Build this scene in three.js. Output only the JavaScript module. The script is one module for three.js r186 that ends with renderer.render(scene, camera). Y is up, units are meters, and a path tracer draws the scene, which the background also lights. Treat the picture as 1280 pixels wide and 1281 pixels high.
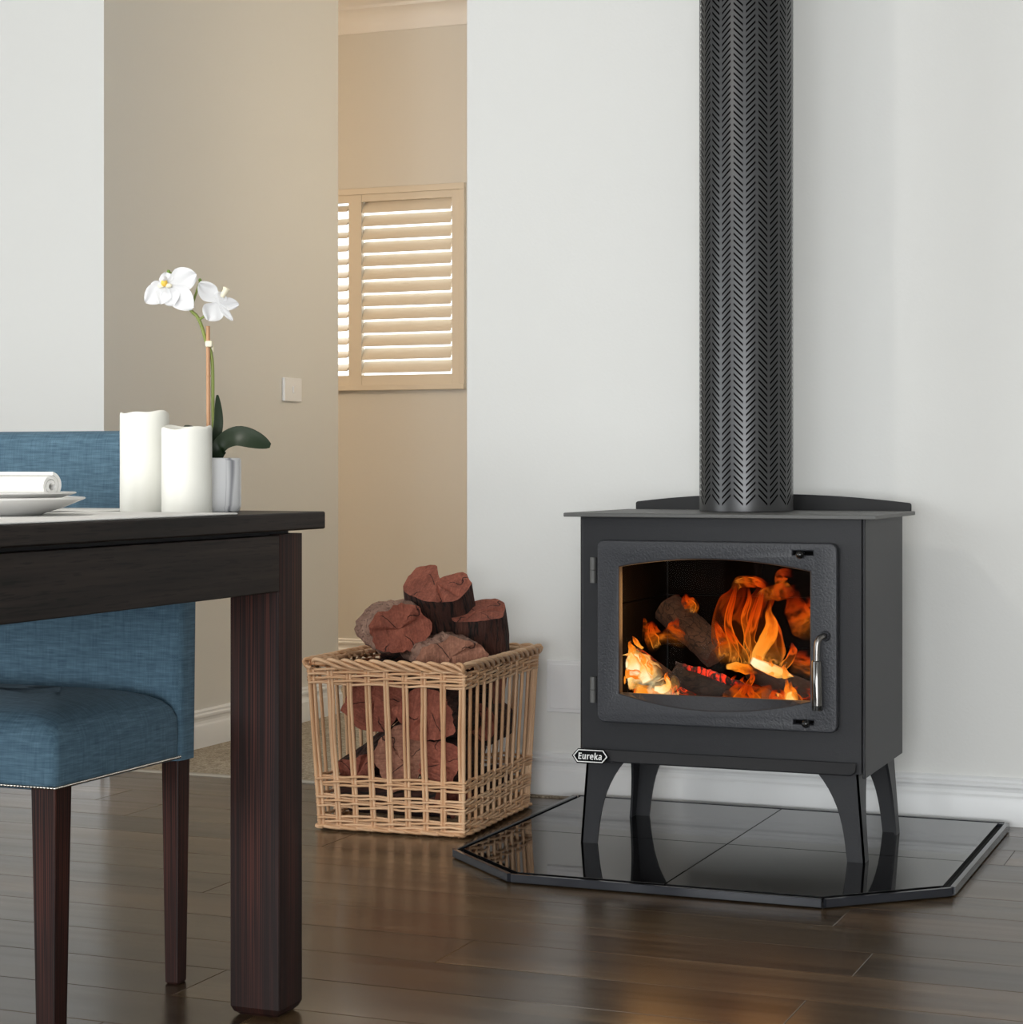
import * as THREE from 'three';
import { RoundedBoxGeometry } from 'three/addons/geometries/RoundedBoxGeometry.js';
import { mergeGeometries, toCreasedNormals } from 'three/addons/utils/BufferGeometryUtils.js';
import { RectAreaLightUniformsLib } from 'three/addons/lights/RectAreaLightUniformsLib.js';
import { TextGeometry } from 'three/addons/geometries/TextGeometry.js';
import { FontLoader } from 'three/addons/loaders/FontLoader.js';

// ---------------------------------------------------------------- camera, sky, large lights, exposure
const scene = new THREE.Scene();
const camera = new THREE.PerspectiveCamera(28.735, 1280 / 1281, 0.05, 60);
camera.position.set(0, 0.815, 4.66);
camera.rotation.set(0, THREE.MathUtils.degToRad(21.8), 0);
camera.setViewOffset(1280, 1281, 0, 54.5, 1280, 1281);
scene.add(camera);
scene.background = new THREE.Color(2.6, 2.75, 2.8);
const renderer = new THREE.WebGLRenderer({ antialias: true });
renderer.toneMapping = THREE.LinearToneMapping;
renderer.toneMappingExposure = 1.0;
renderer.shadowMap.enabled = true;
RectAreaLightUniformsLib.init();
function unseenWindowLight(w, h, intensity, color, pos, look) {
  const l = new THREE.RectAreaLight(color, intensity, w, h);
  l.name = 'unseen_window_daylight';
  l.position.set(...pos); l.lookAt(...look); scene.add(l);
  return l;
}
unseenWindowLight(3.8, 1.35, 6.4, new THREE.Color(0.96, 1.0, 1.02), [-6.5, 1.3, 5.6], [0, 1.3, 5.6]);      // unseen left-hand windows, placed to light the room from the left
unseenWindowLight(3.0, 1.25, 7.0, new THREE.Color(0.98, 1.0, 1.02), [-2.8, 1.3, 8.9], [-2.8, 1.3, 0]);      // unseen window behind the camera, placed to light the room from the front
unseenWindowLight(2.9, 1.3, 18.0, new THREE.Color(0.98, 1.0, 1.02), [0.5, 0.74, 8.9], [0.5, 0.74, 0]);       // unseen opening behind the camera, set low to light the lower wall

// ---------------------------------------------------------------- helpers
function rngOf(seed) { let s = seed >>> 0; return () => { s = (s + 0x6d2b79f5) | 0; let t = Math.imul(s ^ (s >>> 15), 1 | s); t = (t + Math.imul(t ^ (t >>> 7), 61 | t)) ^ t; return ((t ^ (t >>> 14)) >>> 0) / 4294967296; }; }
const lerp = (a, b, t) => a + (b - a) * t, clamp = (x, a = 0, b = 1) => Math.min(b, Math.max(a, x)), smooth = (a, b, x) => { const t = clamp((x - a) / (b - a)); return t * t * (3 - 2 * t); };
const TAU = Math.PI * 2, rad = THREE.MathUtils.degToRad;
const V = (x, y, z) => new THREE.Vector3(x, y, z);
function hash(i, j, k, s) { let h = Math.imul(i, 374761393) ^ Math.imul(j, 668265263) ^ Math.imul(k, 2147483647 - 58) ^ Math.imul(s, 1274126177); h = Math.imul(h ^ (h >>> 13), 1274126177); h ^= h >>> 16; return (h >>> 0) / 4294967296; }
function noise3(x, y, z, s = 0) {
  const i = Math.floor(x), j = Math.floor(y), k = Math.floor(z), f = (t) => t * t * (3 - 2 * t), u = f(x - i), v = f(y - j), w = f(z - k);
  const c = (a, b, d) => hash(i + a, j + b, k + d, s);
  return lerp(lerp(lerp(c(0, 0, 0), c(1, 0, 0), u), lerp(c(0, 1, 0), c(1, 1, 0), u), v), lerp(lerp(c(0, 0, 1), c(1, 0, 1), u), lerp(c(0, 1, 1), c(1, 1, 1), u), v), w);
}
// value noise that repeats every px, py cells
function tile2(x, y, px, py, s = 0) {
  const i = Math.floor(x), j = Math.floor(y), f = (t) => t * t * (3 - 2 * t), u = f(x - i), v = f(y - j), m = (a, n) => ((a % n) + n) % n;
  const c = (a, b) => hash(m(i + a, px), m(j + b, py), 7, s);
  return lerp(lerp(c(0, 0), c(1, 0), u), lerp(c(0, 1), c(1, 1), u), v);
}
function tfbm(u, v, px, py, s, n = 4) { let a = 0.5, r = 0, t = 0; for (let k = 0; k < n; k++) { r += a * tile2(u * px, v * py, px, py, s + k * 17); t += a; a *= 0.5; px *= 2; py *= 2; } return r / t; }
function texture(w, h, fn, srgb = true) {
  const d = new Uint8Array(w * h * 4);
  for (let y = 0; y < h; y++) for (let x = 0; x < w; x++) {
    const c = fn((x + 0.5) / w, (y + 0.5) / h), o = (y * w + x) * 4;
    for (let k = 0; k < 3; k++) d[o + k] = clamp(Array.isArray(c) ? c[k] : c) * 255;
    d[o + 3] = 255;
  }
  const t = new THREE.DataTexture(d, w, h); t.magFilter = t.minFilter = THREE.LinearFilter; t.wrapS = t.wrapT = THREE.RepeatWrapping;
  t.colorSpace = srgb ? THREE.SRGBColorSpace : THREE.NoColorSpace; t.needsUpdate = true; return t;
}
const scaled = (t, sx, sy = sx, rot = 0) => { const c = t.clone(); c.repeat.set(sx, sy); c.rotation = rot; c.needsUpdate = true; return c; };
const mix3 = (a, b, t) => [lerp(a[0], b[0], t), lerp(a[1], b[1], t), lerp(a[2], b[2], t)];
const lin = (r, g, b) => new THREE.Color().setRGB(r, g, b);
const mat = (o) => new THREE.MeshPhysicalMaterial(o);
const used = {};
function topName(name) { const n = used[name] = (used[name] ?? -1) + 1; return n ? name + '_' + String(n).padStart(3, '0') : name; }
function mesh(name, geo, material, parent) {
  const m = new THREE.Mesh(geo, material); m.castShadow = m.receiveShadow = true;
  m.name = parent ? name : topName(name); (parent ?? scene).add(m); return m;
}
function thing(name, label, category, pos = [0, 0, 0], rotY = 0, group) {
  const g = new THREE.Group(); g.name = topName(name); g.position.set(...pos); g.rotation.y = rotY; g.userData = { label, category }; if (group) g.userData.group = group; scene.add(g); return g;
}
function struct(name, geo, material, parent) { const m = mesh(name, geo, material, parent); if (!parent) m.userData.kind = 'structure'; return m; }
// uv in metres from the dominant axis of each face; rot swaps u and v
function boxUV(geo, swap = false, ou = 0, ov = 0) {
  const g = geo.index ? geo.toNonIndexed() : geo, p = g.attributes.position, uv = new Float32Array(p.count * 2), a = V(), b = V(), c = V(), n = V();
  for (let i = 0; i < p.count; i += 3) {
    a.fromBufferAttribute(p, i); b.fromBufferAttribute(p, i + 1); c.fromBufferAttribute(p, i + 2); n.copy(b).sub(a).cross(c.clone().sub(a));
    const x = Math.abs(n.x), y = Math.abs(n.y), z = Math.abs(n.z);
    [a, b, c].forEach((q, k) => {
      let u, v; if (y >= x && y >= z) { u = q.x; v = q.z; } else if (x >= z) { u = q.z; v = q.y; } else { u = q.x; v = q.y; }
      if (swap) [u, v] = [v, u];
      uv[(i + k) * 2] = u + ou; uv[(i + k) * 2 + 1] = v + ov;
    });
  }
  g.setAttribute('uv', new THREE.BufferAttribute(uv, 2)); return g;
}
const crease = (g0, a) => { const g = g0.clone(); g.scale(1000, 1000, 1000); const c = toCreasedNormals(g, a); c.scale(0.001, 0.001, 0.001); return c; };
const box = (x0, x1, y0, y1, z0, z1) => { const g = new THREE.BoxGeometry(x1 - x0, y1 - y0, z1 - z0); g.translate((x0 + x1) / 2, (y0 + y1) / 2, (z0 + z1) / 2); return boxUV(g); };
const rbox = (x0, x1, y0, y1, z0, z1, r = 0.003, seg = 2) => { const g = new RoundedBoxGeometry(x1 - x0, y1 - y0, z1 - z0, seg, r); g.translate((x0 + x1) / 2, (y0 + y1) / 2, (z0 + z1) / 2); return g; };
function tube(points, r, seg = 24, radial = 7, closed = false) { return new THREE.TubeGeometry(new THREE.CatmullRomCurve3(points.map((p) => (Array.isArray(p) ? V(...p) : p)), closed, 'catmullrom', 0.5), seg, r, radial, closed); }
// a skin over rings of equal length; the ends closed with fans unless open
function loft(rings, { cap0 = true, cap1 = true, closed = true } = {}) {
  const n = rings[0].length, pos = [], uv = [], idx = []; let along = 0;
  rings.forEach((r, i) => { if (i) along += r[0].distanceTo(rings[i - 1][0]); let per = 0; for (let j = 0; j <= (closed ? n : n - 1); j++) { const p = r[j % n]; if (j) per += p.distanceTo(r[j - 1]); pos.push(p.x, p.y, p.z); uv.push(per, along); } });
  const w = closed ? n + 1 : n;
  for (let i = 0; i < rings.length - 1; i++) for (let j = 0; j < w - 1; j++) { const a = i * w + j, b = a + 1, c = a + w, d = c + 1; idx.push(a, b, d, a, d, c); }
  const fan = (r, flip) => { const c = V(); r.forEach((p) => c.add(p)); c.divideScalar(n); const o = pos.length / 3; pos.push(c.x, c.y, c.z); uv.push(0, 0); for (let j = 0; j < n; j++) { pos.push(r[j].x, r[j].y, r[j].z); uv.push(r[j].x - c.x, r[j].y - c.y + r[j].z - c.z); } for (let j = 0; j < n; j++) { const a = o + 1 + j, b = o + 1 + (j + 1) % n; flip ? idx.push(o, b, a) : idx.push(o, a, b); } };
  if (cap0) fan(rings[0], true); if (cap1) fan(rings[rings.length - 1], false);
  const g = new THREE.BufferGeometry(); g.setAttribute('position', new THREE.Float32BufferAttribute(pos, 3)); g.setAttribute('uv', new THREE.Float32BufferAttribute(uv, 2)); g.setIndex(idx); g.computeVertexNormals(); return g;
}
function roundRect(w, d, r, seg = 5, y = 0) { const out = []; for (const [sx, sz, a0] of [[1, 1, 0], [-1, 1, 1], [-1, -1, 2], [1, -1, 3]]) for (let k = 0; k <= seg; k++) { const a = (a0 + k / seg) * Math.PI / 2; out.push(V(sx * (w / 2 - r) + r * Math.cos(a), y, sz * (d / 2 - r) + r * Math.sin(a))); } return out.reverse(); }
function extrude(shape, depth, bevel = 0, seg = 2, curve = 16) { return new THREE.ExtrudeGeometry(shape, { depth, bevelEnabled: bevel > 0, bevelSize: bevel, bevelThickness: bevel, bevelOffset: -bevel, bevelSegments: seg, curveSegments: curve }); }
const poly = (pts) => { const s = new THREE.Shape(); pts.forEach(([x, y], i) => (i ? s.lineTo(x, y) : s.moveTo(x, y))); s.closePath(); return s; };
function roundedShape(x0, x1, y0, y1, r) { const s = new THREE.Shape(); s.moveTo(x0 + r, y0); s.lineTo(x1 - r, y0); s.quadraticCurveTo(x1, y0, x1, y0 + r); s.lineTo(x1, y1 - r); s.quadraticCurveTo(x1, y1, x1 - r, y1); s.lineTo(x0 + r, y1); s.quadraticCurveTo(x0, y1, x0, y1 - r); s.lineTo(x0, y0 + r); s.quadraticCurveTo(x0, y0, x0 + r, y0); return s; }

// ---------------------------------------------------------------- textures and materials
const fine = texture(256, 256, (u, v) => tfbm(u, v, 48, 48, 3, 3), false);
const grainTex = texture(1024, 512, (u, v) => {          // timber: long streaks along u
  const streak = tfbm(u, v, 3, 70, 11, 3), wide = tfbm(u, v, 2, 9, 29, 3), pore = tfbm(u, v, 24, 190, 41, 2);
  const g = 0.55 + 0.5 * (streak - 0.5) + 0.75 * (wide - 0.5) - 0.35 * smooth(0.62, 0.8, pore); return g;
});
const plankTex = texture(1024, 512, (u, v) => {
  const streak = tfbm(u, v, 3, 40, 13, 3), wide = tfbm(u, v, 3, 7, 31, 3), g = 0.58 + 0.75 * (streak - 0.5) + 0.95 * (wide - 0.5);
  return mix3([0.27, 0.21, 0.155], [0.66, 0.57, 0.46], clamp(g));
});
const plankRough = texture(512, 256, (u, v) => 0.78 + 0.3 * (tfbm(u, v, 4, 24, 57, 3) - 0.5) + 0.16 * (tfbm(u, v, 5, 5, 61, 3) - 0.5), false);
const legTex = texture(512, 512, (u, v) => {             // dark stained timber with reddish open grain, along v
  const s = tfbm(u, v, 128, 4, 71, 2), w = tfbm(u, v, 6, 2, 73, 3), k = smooth(0.42, 0.72, s) * (0.3 + 0.7 * smooth(0.35, 0.65, w));
  return mix3([0.125, 0.075, 0.066], [0.31, 0.17, 0.135], k);
});
const weaveTex = texture(512, 512, (u, v) => {
  const n = 64, a = tfbm(u, v, 8, 128, 81, 2), b = tfbm(u, v, 128, 8, 83, 2), cell = (Math.floor(u * n * 2) + Math.floor(v * n * 2)) % 2, slub = tfbm(u, v, 10, 64, 89, 2);
  const g = 0.5 + 0.5 * (a - 0.5) + 0.32 * (b - 0.5) + (cell ? 0.09 : -0.09) + 0.15 * (slub - 0.5);
  return mix3([0.17, 0.275, 0.35], [0.43, 0.555, 0.63], clamp(g));
});
const weaveBump = texture(512, 512, (u, v) => 0.5 + 0.25 * Math.sin(u * TAU * 128) * Math.sin(v * TAU * 128) + 0.5 * (tfbm(u, v, 10, 128, 81, 2) - 0.5), false);
const carpetTex = texture(512, 512, (u, v) => { const g = 0.6 * tfbm(u, v, 100, 100, 91, 2) + 0.4 * tfbm(u, v, 30, 30, 97, 3); return mix3([0.54, 0.49, 0.42], [0.82, 0.77, 0.69], clamp((g - 0.25) * 2)); });
const marbleTex = texture(512, 256, (u, v) => {
  const w = tfbm(u, v, 3, 2, 101, 4), w2 = tfbm(u, v, 5, 2, 103, 4);
  const vein = 1 - smooth(0, 0.4, Math.abs(Math.sin(TAU * (2 * u + 0.3 * v + 1.1 * w)))), thin = 1 - smooth(0, 0.06, Math.abs(Math.sin(TAU * (5 * u + 0.9 * w2))));
  return mix3([0.95, 0.95, 0.955], [0.40, 0.40, 0.43], clamp(0.75 * vein * smooth(0.3, 0.6, w2) + 0.6 * thin * smooth(0.4, 0.55, w) + 0.2 * w));
});
const endTex = texture(512, 512, (u, v) => {             // sawn red gum
  const x = u - 0.5, y = v - 0.5, r = Math.hypot(x, y), n = tfbm(u, v, 8, 8, 111, 4), f = tfbm(u, v, 60, 60, 113, 2), ring = 0.5 + 0.5 * Math.sin((r + 0.05 * n) * 110);
  const saw = tfbm(u, v, 90, 4, 117, 2), k = clamp(0.5 * n + 0.06 * ring + 0.3 * f + 0.25 * saw - 0.05), a = Math.atan2(y, x);
  let crack = 0; for (const [c, l] of [[0.6, 0.42], [2.3, 0.3], [3.9, 0.46], [5.3, 0.34]]) { const d = Math.abs(Math.atan2(Math.sin(a - c - 0.5 * (n - 0.5)), Math.cos(a - c - 0.5 * (n - 0.5)))) * r; crack = Math.max(crack, (1 - smooth(0.002, 0.007, d)) * smooth(l - 0.3, l - 0.2, r) * (1 - smooth(l - 0.04, l, r))); }
  return mix3(mix3([0.34, 0.18, 0.14], [0.70, 0.43, 0.35], k), [0.15, 0.07, 0.06], crack * 0.9);
});
const barkTex = texture(512, 512, (u, v) => { const n = tfbm(u, v, 22, 5, 121, 4), m = tfbm(u, v, 5, 5, 123, 4), k = clamp(0.6 * n + 0.5 * m - 0.1); return mix3(mix3([0.16, 0.09, 0.075], [0.40, 0.24, 0.19], k), [0.09, 0.07, 0.06], smooth(0.55, 0.75, tfbm(u, v, 30, 8, 127, 3))); });
const paleBarkTex = texture(512, 512, (u, v) => { const n = tfbm(u, v, 26, 6, 131, 4), m = tfbm(u, v, 6, 6, 133, 4); return mix3(mix3([0.44, 0.31, 0.26], [0.76, 0.62, 0.54], clamp(0.6 * n + 0.6 * m - 0.1)), [0.34, 0.23, 0.19], 0.75 * smooth(0.55, 0.8, tfbm(u, v, 44, 14, 137, 4))); });
const roughBump = texture(512, 512, (u, v) => 0.6 * tfbm(u, v, 20, 6, 141, 4) + 0.4 * tfbm(u, v, 50, 14, 143, 3), false);
const cane = texture(256, 256, (u, v) => { const n = tfbm(u, v, 3, 24, 151, 3), m = tfbm(u, v, 4, 4, 153, 3); return mix3([0.68, 0.49, 0.345], [0.96, 0.83, 0.68], clamp(0.2 + 0.6 * n + 0.5 * (m - 0.4))); });
const emberTex = texture(512, 256, (u, v) => {
  const w = 0.7 * (tfbm(u, v, 7, 6, 163, 4) - 0.5), a = Math.abs(Math.sin(Math.PI * (u * 14 + w * 6))), b = Math.abs(Math.sin(Math.PI * (v * 10 + w * 6))), crack = 1 - smooth(0.0, 0.42, Math.min(a, b)), hot = smooth(0.35, 0.75, tfbm(u, v, 5, 4, 167, 3));
  const e = clamp(crack * hot * 1.3 + 0.45 * smooth(0.55, 0.8, hot * tfbm(u, v, 24, 12, 169, 3) * 1.6)); return [e, e * e * 0.42, e * e * e * 0.1];
});
const charTex = texture(512, 256, (u, v) => { const w = 0.7 * (tfbm(u, v, 7, 6, 163, 4) - 0.5), a = Math.abs(Math.sin(Math.PI * (u * 14 + w * 6))), b = Math.abs(Math.sin(Math.PI * (v * 10 + w * 6))), n = tfbm(u, v, 20, 20, 171, 3); const k = clamp(0.25 + 0.55 * n) * smooth(0, 0.35, Math.min(a, b)); return mix3([0.07, 0.05, 0.045], [0.36, 0.27, 0.21], k); });
const flameEm = (cool) => texture(128, 256, (u, v) => {  // v: root to tip
  const f = tfbm(u, v, 5, 2, 181 + cool, 3), t = clamp(v * (0.75 + 0.5 * cool) + 0.5 * (0.55 - f));
  return t < 0.4 ? mix3([1, 0.78, 0.42], [1, 0.60, 0.18], t / 0.4) : mix3([1, 0.60, 0.18], [0.86, 0.30, 0.07], (t - 0.4) / 0.6);
});
const flameAl = texture(128, 256, (u, v) => {
  const f = 1 - Math.abs(2 * tfbm(u, v, 4, 2, 191, 3) - 1), g = 1 - Math.abs(2 * tfbm(u, v, 7, 3, 197, 3) - 1), wisps = 0.18 + 0.95 * smooth(0.62, 0.98, f) + 0.5 * smooth(0.75, 1, g);
  return clamp(wisps * smooth(0, 0.08, v) * (1 - smooth(0.62, 1, v)));
}, false);
const linerTex = texture(256, 256, (u, v) => { const n = tfbm(u, v, 6, 6, 201, 4); return mix3([0.10, 0.075, 0.06], [0.3, 0.21, 0.15], clamp(n * 1.2 - 0.1)); });
const shaleTex = texture(256, 256, (u, v) => mix3([0.05, 0.05, 0.055], [0.085, 0.085, 0.09], tfbm(u, v, 40, 40, 211, 3)));

const bump = (t, s, scale, sy = s) => ({ bumpMap: scaled(t, s, sy), bumpScale: scale });
const M = {
  wall: mat({ name: 'off_white_paint', color: lin(0.80, 0.80, 0.775), roughness: 0.7, ...bump(fine, 4, 0.0002) }),
  hallWall: mat({ name: 'beige_paint', color: lin(0.70, 0.69, 0.65), roughness: 0.7, ...bump(fine, 4, 0.0002) }),
  trim: mat({ name: 'white_gloss_paint', color: lin(0.82, 0.83, 0.83), roughness: 0.3 }),
  trimMatt: mat({ name: 'white_ceiling_paint', color: lin(0.84, 0.83, 0.81), roughness: 0.9 }),
  ceiling: mat({ name: 'greyed_ceiling_paint', color: lin(0.52, 0.52, 0.51), roughness: 0.9 }),  // out-of-view ceiling, greyed to dim light bounced onto the upper walls
  subfloor: mat({ name: 'subfloor', color: lin(0.015, 0.012, 0.01), roughness: 0.9 }),
  carpet: mat({ name: 'wool_carpet', map: scaled(carpetTex, 3), color: lin(0.85, 0.85, 0.85), roughness: 1, ...bump(carpetTex, 3, 0.004) }),
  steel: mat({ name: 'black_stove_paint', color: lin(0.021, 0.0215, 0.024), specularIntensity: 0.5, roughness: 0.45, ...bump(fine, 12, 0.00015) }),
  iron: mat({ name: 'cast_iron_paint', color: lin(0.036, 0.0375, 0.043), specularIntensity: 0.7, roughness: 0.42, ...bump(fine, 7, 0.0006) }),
  plate: mat({ name: 'sheen_lightened_stove_paint', color: lin(0.10, 0.10, 0.096), roughness: 0.5 }),  // lighter stove paint: grazing sheen of the top plate put into the colour
  matt: mat({ name: 'matt_black', color: lin(0.008, 0.008, 0.009), roughness: 0.6 }),
  shadowBlack: mat({ name: 'shade_black', color: lin(0.003, 0.003, 0.003), roughness: 1, specularIntensity: 0.1 }),  // shade inside the flue casing and air slots, put into the colour
  flue: mat({ name: 'satin_black_casing', color: lin(0.05, 0.05, 0.052), roughness: 0.33, metalness: 0.35 }),
  chrome: mat({ name: 'polished_steel', color: lin(0.13, 0.125, 0.12), roughness: 0.1, metalness: 1 }),
  brushed: mat({ name: 'brushed_steel', color: lin(0.24, 0.23, 0.22), roughness: 0.28, metalness: 1 }),
  nickel: mat({ name: 'nickel_nail', color: lin(0.66, 0.63, 0.57), roughness: 0.25, metalness: 1 }),
  knob: mat({ name: 'black_gloss_knob', color: lin(0.008, 0.008, 0.008), roughness: 0.12 }),
  tile: mat({ name: 'polished_black_granite', map: scaled(shaleTex, 4), roughness: 0.035, ior: 1.95 }),
  tileEdge: mat({ name: 'honed_granite_edge', color: lin(0.024, 0.026, 0.032), roughness: 0.14 }),
  grout: mat({ name: 'black_grout', color: lin(0.006, 0.006, 0.006), roughness: 0.8 }),
  tableTop: mat({ name: 'dark_stained_top', map: scaled(grainTex, 1.2, 3), color: lin(0.036, 0.0245, 0.020), roughness: 0.45, specularIntensity: 0.35 }),
  tableLeg: mat({ name: 'dark_stained_grain', map: scaled(legTex, 7, 1.1), color: lin(0.8, 0.72, 0.72), roughness: 0.55, specularIntensity: 0.5 }),
  fabric: mat({ name: 'blue_linen', map: scaled(weaveTex, 6), color: lin(0.92, 0.92, 0.91), roughness: 0.85, sheen: 0.35, sheenRoughness: 0.45, sheenColor: lin(0.55, 0.68, 0.78), ...bump(weaveBump, 6, 0.0008) }),
  wax: mat({ name: 'ivory_wax', color: lin(0.86, 0.85, 0.78), roughness: 0.5 }),
  china: mat({ name: 'white_china', color: lin(0.84, 0.83, 0.81), roughness: 0.16 }),
  linenWhite: mat({ name: 'white_linen', color: lin(0.82, 0.81, 0.78), roughness: 0.9 }),
  placemat: mat({ name: 'silver_white_placemat', color: lin(0.84, 0.83, 0.81), roughness: 0.9, specularIntensity: 0.2 }),
  marble: mat({ name: 'marbled_glaze', map: scaled(marbleTex, 1), roughness: 0.18 }),
  moss: mat({ name: 'dark_moss', color: lin(0.03, 0.035, 0.015), roughness: 1, ...bump(fine, 20, 0.004) }),
  leaf: mat({ name: 'orchid_leaf', color: lin(0.011, 0.024, 0.008), roughness: 0.42 }),
  stem: mat({ name: 'orchid_stem', color: lin(0.22, 0.27, 0.055), roughness: 0.5 }),
  bud: mat({ name: 'orchid_bud', color: lin(0.14, 0.24, 0.03), roughness: 0.5 }),
  petal: mat({ name: 'white_petal', color: lin(0.88, 0.88, 0.89), roughness: 0.7, transmission: 0.3, thickness: 0 }),
  lip: mat({ name: 'yellow_lip', color: lin(0.85, 0.55, 0.08), roughness: 0.6 }),
  cream: mat({ name: 'cream_lip', color: lin(0.84, 0.78, 0.6), roughness: 0.6 }),
  bamboo: mat({ name: 'bamboo_stake', color: lin(0.5, 0.27, 0.14), roughness: 0.55 }),
  plastic: mat({ name: 'white_plastic', color: lin(0.85, 0.85, 0.85), roughness: 0.35 }),
  shutter: mat({ name: 'shutter_paint', color: lin(0.74, 0.68, 0.58), roughness: 0.45 }),
  glass: mat({ name: 'clear_glass', color: lin(1, 1, 1), transmission: 1, thickness: 0, roughness: 0.02 }),
  stoveGlass: mat({ name: 'stove_glass', color: lin(0.95, 0.93, 0.9), transmission: 1, thickness: 0, roughness: 0.02, ior: 1.3, specularIntensity: 0.2 }),
  liner: mat({ name: 'sooty_firebrick', map: scaled(linerTex, 4), color: lin(0.045, 0.037, 0.032), roughness: 1, specularIntensity: 0.1 }),
  ash: mat({ name: 'ash_bed', color: lin(0.12, 0.09, 0.07), roughness: 1, emissive: lin(1, 0.32, 0.06), emissiveIntensity: 0.22, emissiveMap: scaled(emberTex, 3, 3) }),
};
const caneMats = [[1, 1, 1], [0.92, 0.86, 0.8], [1.0, 0.94, 0.85], [0.82, 0.72, 0.62]].map((c, i) => mat({ name: 'willow_' + ['pale', 'tan', 'honey', 'brown'][i], map: scaled(cane, 1, 6), color: lin(...c.map((x) => x * 1.1)), roughness: 0.5 }));
const plankMats = [[0.33, 0.30, 0.25], [0.235, 0.215, 0.18], [0.37, 0.33, 0.265], [0.19, 0.175, 0.155], [0.31, 0.265, 0.215], [0.28, 0.265, 0.23], [0.22, 0.195, 0.16]].map((c, i) => mat({ name: 'timber_' + i, map: scaled(plankTex, 0.55, 1.6), color: lin(...c.map((x) => x * 1.5)), roughness: 0.29, roughnessMap: scaled(plankRough, 0.7, 2), ...bump(plankTex, 0.55, 0.00025, 1.6) }));
const logEnd = mat({ name: 'red_gum_end', map: scaled(endTex, 5), color: lin(1.25, 1.16, 1.12), roughness: 0.9, ...bump(endTex, 5, 0.009) });
logEnd.map.offset.set(0.5, 0.5); logEnd.bumpMap.offset.set(0.5, 0.5);
const logPaleEnd = mat({ name: 'red_gum_pale_end', map: logEnd.map, color: lin(1.4, 1.95, 1.95), roughness: 0.9, bumpMap: logEnd.bumpMap, bumpScale: 0.009 });
const logSide = mat({ name: 'red_gum_split', map: scaled(barkTex, 5, 3), roughness: 0.95, ...bump(roughBump, 5, 0.012, 3) });
const logPale = mat({ name: 'pale_bark', map: scaled(paleBarkTex, 5, 3), roughness: 0.95, ...bump(roughBump, 5, 0.008, 3) });

// ---------------------------------------------------------------- room shell
const CH = 2.7;
// timber floor of single planks, laid parallel to the stove wall
const floor = struct('floor', box(-6.6, 2.2, -0.06, -0.016, -0.06, 9.0), M.subfloor);
{
  const plankGeo = (x0, x1, z0, z1, ou, ov) => {
    const b = 0.0012, y = 0, h = 0.016, P = [], top = [[x0 + b, y, z0 + b], [x1 - b, y, z0 + b], [x1 - b, y, z1 - b], [x0 + b, y, z1 - b]], e = 0.0004;
    const mid = [[x0 + e, y - 0.0009, z0 + e], [x1 - e, y - 0.0009, z0 + e], [x1 - e, y - 0.0009, z1 - e], [x0 + e, y - 0.0009, z1 - e]], bot = mid.map(([a, , c]) => [a, -h, c]);
    const quad = (a, b2, c, d) => P.push(a, d, c, a, c, b2);
    quad(top[0], top[1], top[2], top[3]);
    for (let k = 0; k < 4; k++) { const m = (k + 1) % 4; P.push(top[k], top[m], mid[m], top[k], mid[m], mid[k], mid[k], mid[m], bot[m], mid[k], bot[m], bot[k]); }
    const g = new THREE.BufferGeometry(); g.setAttribute('position', new THREE.Float32BufferAttribute(P.flat(), 3)); g.computeVertexNormals();
    return boxUV(g, false, ou, ov);
  };
  const R = rngOf(5), pitch = 0.1675, z00 = 0.043, fixed = { 4: [-1.98, -0.2], 6: [-0.79, -2.75], 8: [-0.683, -2.5], 10: [-0.718, -2.4], 11: [-1.636, 0.3], 7: [-1.978, 0.1], 3: [-2.587, -0.9] };
  for (let row = 0; row < 60; row++) {
    const zs = [-0.03, 0.14, 0.307, 0.475, 0.643, 0.811, 0.979, 1.146, 1.314, 1.479, 1.646, 1.815, 1.985, 2.15], z0 = row < 13 ? zs[row] : 2.15 + (row - 13) * pitch, z1 = row < 13 ? zs[row + 1] : z0 + pitch;
    if (z0 > 8.9) break;
    let cuts = fixed[row] ? [...fixed[row]].sort((a, b) => a - b) : [];
    if (!cuts.length) { let x = -6.6 + 0.4 + 1.8 * R(); while (x < 2.0) { cuts.push(x); x += 2.0 + 0.7 * R(); } }
    else { while (cuts[0] > -5.0) cuts.unshift(cuts[0] - 1.55 - 0.2 * R()); while (cuts[cuts.length - 1] < 0.7) cuts.push(cuts[cuts.length - 1] + 1.6 + 0.2 * R()); }
    const xs = [-6.6, ...cuts.filter((c) => c > -6.4 && c < 2.05), 2.2];
    for (let i = 0; i < xs.length - 1; i++) mesh('plank', plankGeo(xs[i], xs[i + 1], z0, z1, R() * 3, R() * 3), plankMats[Math.floor(R() * plankMats.length)], floor);
  }
}
struct('floor_hall', box(-5.4, -1.6, -0.06, 0.004, -2.9, 0.034), M.carpet);
struct('trim_1', rbox(-3.005, -1.985, -0.01, 0.006, 0.030, 0.046, 0.002), mat({ name: 'carpet_edge_bar', color: lin(0.34, 0.30, 0.24), roughness: 0.6 }));
struct('ceiling', box(-6.8, 2.5, CH, CH + 0.12, -0.06, 9.3), M.ceiling);
struct('ceiling_hall', box(-5.5, -1.5, CH, CH + 0.12, -3.0, -0.06), M.trimMatt);
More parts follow.
